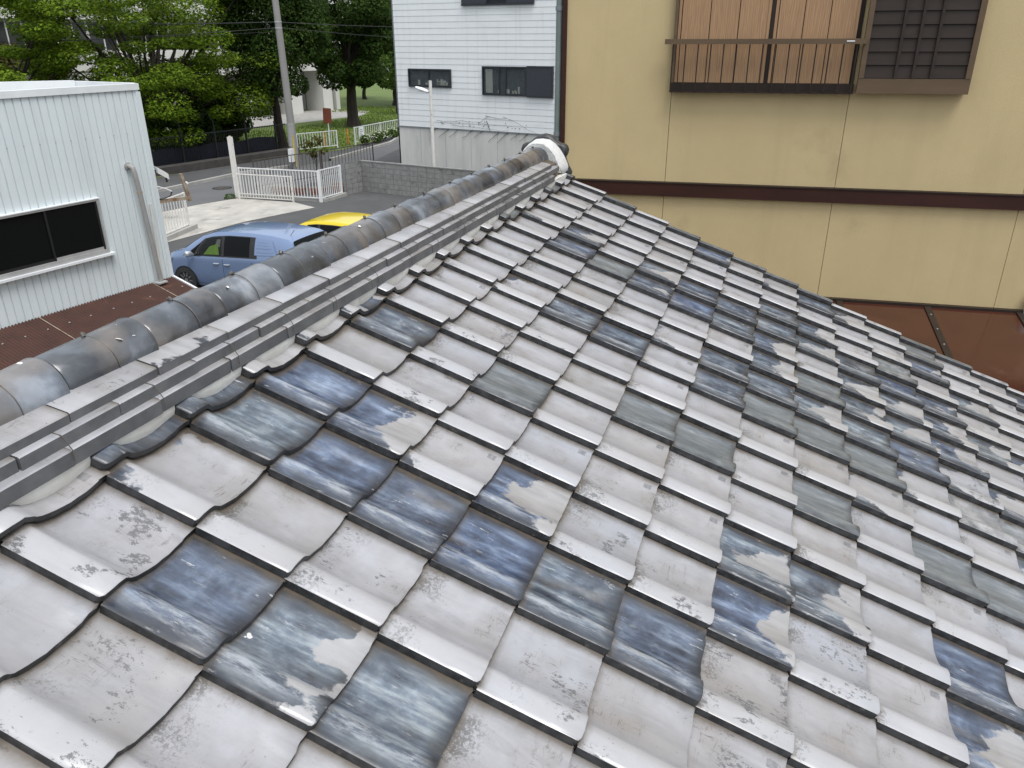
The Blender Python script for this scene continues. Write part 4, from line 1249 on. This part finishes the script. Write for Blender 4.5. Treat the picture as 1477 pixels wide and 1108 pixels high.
class Car:
    def __init__(s, top, belt, width, lean=.16, sill=.22):
        s.top, s.belt, s.width, s.lean, s.sill = top, belt, width, lean, sill

    def sec(s, y):
        zt, zb, w = lerp_tab(s.top, y), lerp_tab(s.belt, y), lerp_tab(s.width, y)
        zb = min(zb, zt - .02)
        g = max(0.0, zt - zb)
        wr = w - .03 - s.lean * min(1, g / .55)
        return [(w - .07, s.sill), (w - .01, s.sill + .16), (w, s.sill + .36), (w - .004, zb - .12), (w - .02, zb),
                (w - .02 - (w - .02 - wr) * .5, zb + g * .5), (wr, zt - g * .17), (wr - .05, zt - g * .055), (wr * .6, zt - .006), (0, zt)]

    def side(s, y, v, off=0.0):
        """point on the glass house side; v 0 at the belt, 1 under the roof edge"""
        q = s.sec(y)
        a, m, b = q[4], q[5], q[6]
        if v < .5: p, r, f = a, m, v * 2
        else: p, r, f = m, b, v * 2 - 1
        return (-(p[0] + (r[0] - p[0]) * f) - off, -y, p[1] + (r[1] - p[1]) * f + off * .2)

    def low(s, y, z, off=0.0):
        q = s.sec(y)
        for a, b in zip(q[:5], q[1:5]):
            if a[1] <= z <= b[1]:
                f = (z - a[1]) / (b[1] - a[1] + 1e-9)
                return (-(a[0] + (b[0] - a[0]) * f) - off, -y, z)
        return (-q[4][0] - off, -y, z)

    def body(s, ys, mat, parent):
        rows = []
        for y in ys:
            h = s.sec(y)
            rows.append([(-w, -y, z) for w, z in h] + [(w, -y, z) for w, z in h[-2::-1]])
        mb = MB().grid(rows)
        for r in (rows[0], rows[-1]):
            mb.add(r, [tuple(range(len(r)))])
        mb.grid([[r[0] for r in rows], [r[-1] for r in rows]])
        return mb.build('body', mat, parent, sharp=32)

    def side_panel(s, name, quad, mat, parent, off=.006, n=6):
        """quad: (y,v) for front-low, rear-low, rear-high, front-high"""
        objs = None
        for mir in (1, -1):
            rows = []
            for k in range(5):
                g = k / 4
                row = []
                for q in range(n + 1):
                    f = q / n
                    lo = (quad[0][0] + (quad[1][0] - quad[0][0]) * f, quad[0][1] + (quad[1][1] - quad[0][1]) * f)
                    hi = (quad[3][0] + (quad[2][0] - quad[3][0]) * f, quad[3][1] + (quad[2][1] - quad[3][1]) * f)
                    p = s.side(lo[0] + (hi[0] - lo[0]) * g, lo[1] + (hi[1] - lo[1]) * g, off)
                    row.append((p[0] * mir, p[1], p[2]))
                rows.append(row)
            o = MB().grid(rows).build(name, mat, parent)
            objs = objs or o
        return objs

    def cross_panel(s, name, y0, y1, w0, w1, mat, parent, off=.006, n=8):
        """windscreen / rear window following the top line"""
        rows = []
        for k in range(n + 1):
            f = k / n
            y = y0 + (y1 - y0) * f
            w = w0 + (w1 - w0) * f
            q = s.sec(y)
            row = []
            for g in range(9):
                x = -w + 2 * w * g / 8
                ax = abs(x)
                z = q[-1][1]
                for a, b in zip(q[4:], q[5:]):
                    if b[0] <= ax <= a[0]:
                        z = a[1] + (b[1] - a[1]) * (a[0] - ax) / (a[0] - b[0] + 1e-9)
                row.append((x, -y + (off * .6 if y0 < 2 else -off * .6), z + off))
            rows.append(row)
        return MB().grid(rows).build(name, mat, parent)

    def line(s, name, pts, parent, mat, r=.004, mir=True):
        for m_ in ((1, -1) if mir else (1,)):
            MB().tube([(p[0] * m_, p[1], p[2]) for p in pts], r, 4).build(name, mat, parent)


def wheel(parent, x, y, r, side):
    t = MB()
    n = 28
    prof = [(.0, r * .66), (.02, r * .9), (.05, r * .985), (.10, r), (.16, r), (.20, r * .97), (.21, r * .66)]
    rows = []
    for q in range(n):
        a = 2 * math.pi * q / n
        rows.append([(side * (px - .105), pr * math.cos(a), pr * math.sin(a)) for px, pr in prof])
    rows.append(rows[0])
    t.grid(rows)
    w = t.build('wheel', M['black'], parent, (x, y, r))
    m_ = MB()
    ro, ri = r * .68, r * .14
    fx = side * .085
    for q in range(n):
        a, b = 2 * math.pi * q / n, 2 * math.pi * (q + 1) / n
        ring = [(fx, ro), (fx, ro * .9), (fx - side * .08, ro * .88)]
        for (x0, r0), (x1, r1) in zip(ring, ring[1:]):
            m_.add([(x0, r0 * math.cos(a), r0 * math.sin(a)), (x0, r0 * math.cos(b), r0 * math.sin(b)), (x1, r1 * math.cos(b), r1 * math.sin(b)), (x1, r1 * math.cos(a), r1 * math.sin(a))], [(0, 1, 2, 3)])
    for q in range(10):
        a = 2 * math.pi * q / 10
        ca, sa = math.cos(a), math.sin(a)
        d = .018
        m_.hexa([(fx - side * .02, ri * ca - d * sa, ri * sa + d * ca), (fx - side * .02, ri * ca + d * sa, ri * sa - d * ca), (fx - side * .01, ro * .92 * ca + d * .8 * sa, ro * .92 * sa - d * .8 * ca), (fx - side * .01, ro * .92 * ca - d * .8 * sa, ro * .92 * sa + d * .8 * ca),
                 (fx, ri * ca - d * sa, ri * sa + d * ca), (fx, ri * ca + d * sa, ri * sa - d * ca), (fx + side * .005, ro * .92 * ca + d * .7 * sa, ro * .92 * sa - d * .7 * ca), (fx + side * .005, ro * .92 * ca - d * .7 * sa, ro * .92 * sa + d * .7 * ca)])
    m_.tube([(fx - side * .03, 0, 0), (fx + side * .008, 0, 0)], ri * 1.15, 12)
    m_.build('rim', M['rim'], w)
    MB().tube([(fx - side * .11, 0, 0), (fx - side * .10, 0, 0)], ro * .93, 20).build('brake_disc', M['car_black'], w)
    return w


def stations(y0, y1, n):
    return [y0 + (y1 - y0) * (0.5 - 0.5 * math.cos(math.pi * k / n)) * 1.0 for k in range(n + 1)]


# blue minivan: local -y is towards its tail, nose at y = 0
bc = thing('blue_minivan', 'metallic blue minivan parked behind the tiled ridge', 'car', (15.20, 13.28, 0), R(-4))
c = Car(top=[(0, .62), (.06, .76), (.2, .90), (.45, 1.0), (.72, 1.07), (1.0, 1.24), (1.35, 1.45), (1.7, 1.565), (2.2, 1.63), (2.8, 1.645), (3.4, 1.625), (3.85, 1.57), (3.98, 1.52), (4.1, 1.1), (4.18, .8), (4.22, .55)],
        belt=[(0, .6), (.45, .86), (.8, .94), (1.6, .98), (2.6, 1.03), (3.4, 1.07), (4.2, 1.08)],
        width=[(0, .60), (.08, .70), (.3, .80), (.7, .845), (1.2, .855), (3.3, .855), (3.9, .835), (4.15, .79), (4.22, .74)])
ys = sorted(set([0, .03, .06, .12, .2, .32, .45, .58, .72, .86, 1.0, 1.18, 1.35, 1.52, 1.68, 1.8, 2.0, 2.2, 2.5, 2.8, 3.1, 3.4, 3.65, 3.85, 3.93, 3.98, 4.04, 4.1, 4.14, 4.18, 4.22]))
c.body(ys, M['car_blue'], bc)
c.side_panel('window_surround', [(.78, .02), (3.05, .02), (2.98, .98), (1.45, .96)], M['car_black'], bc, .004, 14)
g = c.side_panel('front_door_glass', [(1.18, .08), (1.98, .07), (1.98, .91), (1.50, .91)], M['car_glass_clear'], bc, .022)
c.side_panel('vest', [(1.45, .1), (1.93, .1), (1.88, .52), (1.62, .42)], M['vest'], g, .011)
c.side_panel('seat', [(1.80, .4), (1.95, .4), (1.95, .78), (1.84, .78)], M['grey_pipe'], g, .010)
c.side_panel('rear_door_glass', [(2.07, .07), (2.82, .07), (2.82, .93), (2.07, .93)], M['car_glass'], bc, .010)
c.side_panel('front_quarter_glass', [(.86, .08), (1.12, .08), (1.33, .72), (1.26, .66)], M['car_glass'], bc, .010)
q = c.side_panel('quarter_panel', [(2.98, .16), (3.62, .20), (3.45, .92), (2.98, .96)], M['car_blue'], bc, .012)
for k in range(4):
    v = .28 + k * .15
    c.side_panel('louvre', [(3.02, v), (3.50 - .06 * k, v + .01), (3.50 - .06 * k, v + .05), (3.02, v + .04)], M['car_blue'], q, .019)
c.cross_panel('windscreen', .76, 1.52, .72, .58, M['car_glass'], bc)
c.cross_panel('rear_window', 4.085, 3.97, .66, .60, M['car_glass'], bc)
for y in (.95, 2.02, 2.90):
    c.line('door_gap', [c.low(y + dy, z, .002) for z, dy in ((.30, 0), (.5, 0), (.7, 0), (.9, 0), (.97, 0))], bc, M['car_black'])
c.line('door_gap', [c.low(y, .30, .002) for y in (1.2, 1.6, 2.0, 2.5, 2.9)], bc, M['car_black'])
c.line('slide_rail', [c.low(y, .93, .003) for y in (2.9, 3.3, 3.7)], bc, M['car_black'])
for y in (1.82, 2.14):
    for m_ in (1, -1):
        p = c.low(y, .84, 0)
        MB().tube([(p[0] * m_, p[1] + .08, .835), ((p[0] - .022) * m_, p[1] + .05, .84), ((p[0] - .022) * m_, p[1] - .06, .845), (p[0] * m_, p[1] - .09, .845)], .016, 8).build('door_handle', M['chrome'], bc)
for m_ in (1, -1):
    MB().tube([(-.84 * m_, -1.14, .98), (-.93 * m_, -1.12, 1.03), (-1.02 * m_, -1.11, 1.04), (-1.06 * m_, -1.11, 1.04)], [.03, .075, .08, .045], 10).build('mirror', M['chrome'], bc)
    MB().hexa([(-.60 * m_, -.02, .60), (-.74 * m_, -.12, .62), (-.81 * m_, -.36, .74), (-.62 * m_, -.1, .66), (-.60 * m_, -.06, .70), (-.75 * m_, -.15, .74), (-.815 * m_, -.42, .84), (-.62 * m_, -.16, .78)]).build('headlight', M['chrome'], bc)
    MB().box(-.80 * m_, -.70 * m_, -4.19, -4.07, .75, 1.25).build('tail_light', M['orange'], bc, smooth=False)
    for y in (-.80, -3.45):
        wheel(bc, -.775 * m_, y, .325, -m_)
        ar = []
        for k in range(15):
            a = math.pi * k / 14
            ar.append((-.8605 * m_, y + .36 * math.cos(a), .325 + .36 * math.sin(a)))
        MB().add(ar + [(-.862 * m_, y, .30)], [(k, k + 1, 15) for k in range(14)]).build('wheel_arch', M['car_black'], bc)
MB().tube([(-.35, -3.72, 1.58), (-.36, -3.86, 1.72)], .006, 5).build('antenna', M['black_metal'], bc)
MB().box(-.30, .30, 0.0, .035, .42, .52).build('number_plate', M['white_paint'], bc, smooth=False)

# yellow hatchback
yc = thing('yellow_hatchback', 'bright yellow hatchback parked behind the blue minivan', 'car', (17.50, 12.40, 0), R(-3))
c = Car(top=[(0, .60), (.06, .72), (.3, .84), (.8, .95), (1.15, 1.02), (1.55, 1.28), (1.85, 1.40), (2.2, 1.455), (2.7, 1.465), (3.2, 1.44), (3.5, 1.39), (3.62, 1.30), (3.75, .98), (3.82, .6)],
        belt=[(0, .6), (.8, .84), (1.2, .90), (2.5, .94), (3.8, .98)],
        width=[(0, .58), (.1, .70), (.4, .80), (.9, .83), (2.8, .83), (3.5, .81), (3.82, .72)], lean=.14)
ys = [0, .03, .06, .15, .3, .55, .8, 1.0, 1.15, 1.35, 1.55, 1.7, 1.85, 2.0, 2.2, 2.45, 2.7, 2.95, 3.2, 3.38, 3.5, 3.56, 3.62, 3.68, 3.75, 3.82]
c.body(ys, M['car_yellow'], yc)
c.side_panel('window_surround', [(1.30, .02), (3.35, .02), (3.25, .97), (1.95, .97)], M['car_black'], yc, .004, 12)
c.side_panel('front_door_glass', [(1.45, .08), (2.25, .07), (2.25, .92), (1.98, .92)], M['car_glass'], yc, .010)
c.side_panel('rear_door_glass', [(2.33, .07), (3.2, .07), (3.1, .92), (2.33, .92)], M['car_glass'], yc, .010)
c.cross_panel('windscreen', 1.22, 1.80, .70, .60, M['car_glass'], yc)
c.cross_panel('rear_window', 3.73, 3.60, .64, .60, M['car_glass'], yc)
MB().tube([(0, -3.30, 1.43), (0, -3.40, 1.50), (0, -3.52, 1.60)], [.02, .010, .005], 6).build('antenna', M['car_yellow'], yc)
for m_ in (1, -1):
    MB().tube([(-.83 * m_, -1.5, .93), (-.92 * m_, -1.48, .96), (-1.0 * m_, -1.47, .97)], [.03, .07, .05], 10).build('mirror', M['car_yellow'], yc)
    for y in (-.72, -3.1):
        wheel(yc, -.755 * m_, y, .30, -m_)


# ================================================================== TREES
def leaf_cloud(mb, rnd, c, rad, n, size, flat=0.0):
    cx, cy, cz_ = c
    for _ in range(n):
        while True:
            p = Vector((rnd.uniform(-1, 1), rnd.uniform(-1, 1), rnd.uniform(-1, 1)))
            if .15 < p.length < 1: break
        p = p.normalized() * (p.length ** .45)
        q = Vector((cx + p.x * rad[0], cy + p.y * rad[1], cz_ + p.z * rad[2]))
        nrm = Vector((p.x * .6 + rnd.uniform(-.7, .7), p.y * .6 + rnd.uniform(-.7, .7), p.z * .5 + .55 + flat + rnd.uniform(-.6, .6))).normalized()
        a = nrm.orthogonal().normalized()
        b = nrm.cross(a)
        t = rnd.uniform(0, 6.28)
        u = a * math.cos(t) + b * math.sin(t)
        v = nrm.cross(u)
        s = size * rnd.uniform(.6, 1.35)
        mb.add([q - u * s * .5, q + v * s * .32, q + u * s * .55, q - v * s * .32], [(0, 1, 2, 3)])


def tree(name, label, base, limbs_to, trunk_r, fork, crown, leaf, leaf_size, per, seed, cat='tree', group=None, flat=0.0, lean=(0, 0)):
    """limbs_to / crown: list of (centre, radii) relative to base"""
    rnd = random.Random(seed)
    t = thing(name, label, cat, base, 0, group)
    mb = MB()
    top = Vector((lean[0], lean[1], fork))
    n = 5
    pts = [Vector((top.x * (k / n) ** 1.5 + rnd.uniform(-.06, .06) * (0 < k < n), top.y * (k / n) ** 1.5 + rnd.uniform(-.06, .06) * (0 < k < n), fork * k / n)) for k in range(n + 1)]
    mb.tube(pts, [trunk_r * (1.35 if k == 0 else 1 - .3 * k / n) for k in range(n + 1)], 9)
    for (cc, rr) in limbs_to:
        e = Vector(cc)
        s0 = top + Vector((0, 0, -rnd.uniform(0, .25) * fork))
        mid = s0.lerp(e, .5) + Vector((rnd.uniform(-.25, .25), rnd.uniform(-.25, .25), rnd.uniform(-.1, .3)))
        mb.tube([s0, s0.lerp(mid, .6), mid, e], [trunk_r * .42, trunk_r * .32, trunk_r * .22, trunk_r * .06], 6)
    mb.build('trunk', M['bark'], t)
    lm = MB()
    for (cc, rr) in crown:
        leaf_cloud(lm, rnd, cc, rr, int(per * rnd.uniform(.75, 1.25)), leaf_size, flat)
    o = obj('crown', None, t) if False else None
    me = bpy.data.meshes.new('crown')
    me.from_pydata(lm.v, [], lm.f)
    me.materials.append(leaf)
    obj('crown', me, t)
    return t


def round_crown(rnd, c, rad, n, r0, r1):
    out = []
    for k in range(n):
        while True:
            p = Vector((rnd.uniform(-1, 1), rnd.uniform(-1, 1), rnd.uniform(-1, 1)))
            if .3 < p.length < 1: break
        r = rnd.uniform(r0, r1)
        out.append(((c[0] + p.x * rad[0], c[1] + p.y * rad[1], c[2] + p.z * rad[2]), (r, r, r * .8)))
    return out


# the spreading tree on the left, foliage in flat sprays
rnd = random.Random(21)
sprays = []
for k in range(230):
    a = rnd.uniform(0, 2 * math.pi)
    h = rnd.uniform(1.6, 10.5)
    rmax = 6.6 * math.sin(min(1.0, .35 + h / 9.0) * math.pi * .62)
    r = rmax * math.sqrt(rnd.uniform(.05, 1))
    sprays.append(((r * math.cos(a), r * math.sin(a), h - .07 * r), (rnd.uniform(.5, 1.4), rnd.uniform(.5, 1.4), rnd.uniform(.22, .7))))
tree('spreading_tree', 'large light green spreading tree behind the black fence', (34.2, 30.6, 0), sprays[::4], .30, 1.9, sprays, M['leaf_light'], .14, 520, 3, flat=.5)
rnd = random.Random(22)
sprays = []
for k in range(100):
    a = rnd.uniform(0, 2 * math.pi)
    h = rnd.uniform(2.2, 9.0)
    r = 4.6 * math.sin(min(1.0, .3 + h / 9.0) * math.pi * .62) * math.sqrt(rnd.uniform(.05, 1))
    sprays.append(((r * math.cos(a), r * math.sin(a), h - .07 * r), (rnd.uniform(.5, 1.4), rnd.uniform(.5, 1.4), rnd.uniform(.22, .7))))
tree('spreading_tree', 'yellow green spreading tree rising behind the pale shed', (28.6, 34.6, 0), sprays[::4], .24, 2.0, sprays, M['leaf_light'], .15, 560, 33, flat=.4)
rnd = random.Random(5)
cr = round_crown(rnd, (0, 0, 6.3), (2.5, 2.5, 3.6), 60, .7, 1.2)
tree('camphor_tree', 'dense dark green round tree standing behind the utility pole', (38.0, 25.6, 0), cr[::5], .26, 2.9, cr, M['leaf_dark'], .15, 800, 4, lean=(.1, .3))
rnd = random.Random(6)
cr = round_crown(rnd, (0, 0, 6.6), (2.9, 3.0, 3.9), 60, .8, 1.3)
tree('camphor_tree', 'broad dark green tree with a thick trunk on the park lawn', (50.3, 28.0, 0), cr[::5], .42, 3.0, cr, M['leaf_dark'], .18, 800, 5)
rnd = random.Random(8)
cr = round_crown(rnd, (0, 0, 2.7), (1.6, 1.6, 1.4), 18, .5, .85)
tree('shrub_tree', 'small dark shrub tree growing over the black fence', (37.3, 29.6, 0), cr[::4], .10, 1.3, cr, M['leaf_dark'], .14, 700, 6)
rnd = random.Random(9)
cr = round_crown(rnd, (0, 0, 1.0), (1.1, 1.1, .45), 10, .35, .55)
tree('bush', 'low bright green bush before the park building', (40.2, 30.6, 0), cr[::4], .07, .5, cr, M['leaf_mid'], .16, 300, 7, cat='bush')
rnd = random.Random(10)
cr = round_crown(rnd, (0, 0, 3.6), (1.6, 1.6, 1.5), 16, .5, .8)
tree('young_tree', 'slim young tree with thin trunks beside the white house', (60.0, 29.4, 0), cr[::2], .09, 1.8, cr, M['leaf_mid'], .2, 150, 8)
cr = round_crown(rnd, (0, 0, 4.2), (2.6, 2.6, 2.4), 22, .7, 1.1)
tree('park_tree', 'pale green park tree far behind the lawn', (74.0, 40.0, 0), cr[::3], .2, 2.0, cr, M['leaf_mid'], .3, 260, 9)
cr = round_crown(rnd, (0, 0, 6.0), (4.5, 4.5, 4.0), 40, 1.0, 1.7)
tree('park_tree', 'tall dark park tree behind the broad lawn tree', (68.0, 33.5, 0), cr[::3], .3, 2.6, cr, M['leaf_dark'], .36, 330, 10)
cr = round_crown(rnd, (0, 0, 4.2), (2.4, 2.4, 2.2), 22, .7, 1.1)
tree('park_tree', 'rounded green tree with reddish tips beside the brown brick building', (37.0, 42.5, 0), cr[::3], .2, 1.9, cr, M['leaf_red'], .28, 300, 12)
rnd = random.Random(31)
cr = round_crown(rnd, (0, 0, 1.4), (2.6, 1.2, .9), 26, .4, .7)
tree('hedge_bush', 'dark leafy bush massed behind the black fence', (32.3, 28.6, 0), cr[::5], .08, .7, cr, M['leaf_dark'], .16, 300, 14, cat='bush')
cr = round_crown(rnd, (0, 0, 1.4), (2.6, 1.2, .9), 26, .4, .7)
tree('hedge_bush', 'dark leafy bush between the fence and the small shrub tree', (35.4, 28.3, 0), cr[::5], .08, .7, cr, M['leaf_dark'], .16, 260, 15, cat='bush')
# sapling in the fenced corner
rnd = random.Random(14)
cr = round_crown(rnd, (0, 0, 1.6), (.45, .45, .5), 7, .15, .28)
tree('sapling', 'thin reddish sapling growing among the terracotta planters', (28.6, 17.6, 0), cr, .025, 1.0, cr, M['leaf_red'], .14, 26, 16, cat='plant')
# flowering plants by the guard rail
for k in range(5):
    rnd = random.Random(40 + k)
    x = 41.6 + k * .95
    cr = round_crown(rnd, (0, 0, .32), (.42, .25, .16), 6, .2, .3)
    t = tree('flowering_plant', 'low plant with white flowers along the guard rail', (x, 22.25 - .04 * k, 0), cr[:3], .02, .15, cr, M['leaf_mid'], .09, 130, 17 + k, cat='plant', group='white flowering plants along the guard rail')
    fm = MB()
    leaf_cloud(fm, rnd, (0, 0, .36), (.5, .34, .34), 70, .085, 1.0)
    me = bpy.data.meshes.new('blossom'); me.from_pydata(fm.v, [], fm.f); me.materials.append(M['flower'])
    obj('blossom', me, t)
# weeds at the foot of the gate post
rnd = random.Random(77)
fm = MB()
leaf_cloud(fm, rnd, (0, 0, .06), (.22, .25, .14), 120, .09)
me = bpy.data.meshes.new('weeds'); me.from_pydata(fm.v, [], fm.f); me.materials.append(M['leaf_mid'])
tag(obj('weeds', me, None, (25.05, 19.4, 0)), 'tuft of green weeds at the foot of the gate post', 'weeds')
# grass blades on the lawn
rnd = random.Random(78)
gm = MB()
for _ in range(14000):
    x, y = rnd.uniform(37, 66), rnd.uniform(22.5, 36)
    if y < 22.9 + .02 * (x - 37) or (x < 40 and y < 24.3 - .55 * (x - 37)) or (46 < x < 60 and 31.5 < y): continue
    h = rnd.uniform(.05, .16); a = rnd.uniform(0, 6.28); w_ = .035
    dx, dy = math.cos(a) * w_, math.sin(a) * w_
    gm.add([(x - dx, y - dy, .012), (x + dx, y + dy, .012), (x + rnd.uniform(-.06, .06), y + rnd.uniform(-.06, .06), h)], [(0, 1, 2)])
me = bpy.data.meshes.new('grass'); me.from_pydata(gm.v, [], gm.f); me.materials.append(M['leaf_light'])
tag(obj('grass', me), 'rough grass growing over the park lawn', 'grass', kind='stuff')

# ================================================================== FAR BUILDINGS
pb = thing('park_building', 'long cream concrete building with pillars behind the trees', 'building', (53, 38.6, -.05), R(-12))
box('wall', M['cream'], pb, -26, 10.2, .3, 9, 3.3, 11.5)
box('lower_wall', M['grey_pipe'], pb, -26, 9.0, 2.0, 8.9, 0, 3.298)
for k in range(18):
    x = -25.8 + k * 2.0
    box('panel', M['cream'], pb, x + .015, x + 1.985, .0, .298, 3.95, 5.0)
    box('panel', M['cream'], pb, x + .015, x + 1.985, .0, .298, 6.9, 7.9)
    wd = box('window', M['dark_glass_far'], pb, x + .12, x + 1.88, .26, .298, 5.12, 6.75)
    box('mullion', M['cream'], wd, x + .97, x + 1.03, .20, .259, 5.12, 6.75)
    wd = box('window', M['dark_glass_far'], pb, x + .12, x + 1.88, .26, .298, 8.1, 9.7)
    box('mullion', M['cream'], wd, x + .97, x + 1.03, .20, .259, 8.1, 9.7)
box('beam', M['cream'], pb, -26, 10.2, -.15, .298, 3.30, 3.82)
for x, w_ in ((-24, .3), (-18, .3), (-12, .3), (-6, .3), (0.05, .35), (4.4, 1.3), (8.2, 1.1), (9.75, .45)):
    box('pillar', M['cream'], pb, x, x + w_, -.1, 1.9, 0, 3.296)
for k in range(6):
    x = -5.5 + k * .9
    box('lattice', M['dark_glass_far'], pb, x, x + .8, 1.6, 1.7, 1.2, 3.1)
bb = thing('brown_building', 'brown brick building with pale framed windows beyond the trees', 'building', (47, 58, 0), R(-12))
box('wall', M['brownbrick'], bb, -22, 7, 0, 12, 0, 16)
for r_ in range(4):
    for k in range(7):
        x, z = -21 + k * 4, 1.6 + r_ * 3.2
        wd = box('window', M['dark_glass_far'], bb, x, x + 2.2, -.06, -.002, z, z + 1.7)
        box('window_frame', M['cream'], wd, x + 1.05, x + 1.15, -.1, -.062, z, z + 1.7)
        box('window_frame', M['cream'], wd, x, x + 2.2, -.1, -.062, z - .08, z - .002)
ub = thing('teal_enclosure', 'dark teal panel enclosure with black bars beyond the shed', 'enclosure', (37.5, 44.2, 0), R(-12))
box('panel', M['tealdark'], ub, -6, -.6, 0, 2, 0, 4.7)
box('frame', M['black_metal'], ub, -6, 1.3, -.08, -.002, 4.6, 4.75)
for k in range(9):
    box('bar', M['black_metal'], ub, -.55 + k * .21, -.49 + k * .21, -.08, -.02, 0, 4.59)
mh = thing('manhole_cover', 'dark round manhole cover set in the road', 'manhole', (26.9, 21.2, 0.004), 0)
MB().tube([(0, 0, 0.0), (0, 0, .006)], .40, 28).build('rim', M['black_metal'], mh)
MB().tube([(0, 0, .0061), (0, 0, .010)], .34, 28).build('lid', M['stone'], mh)
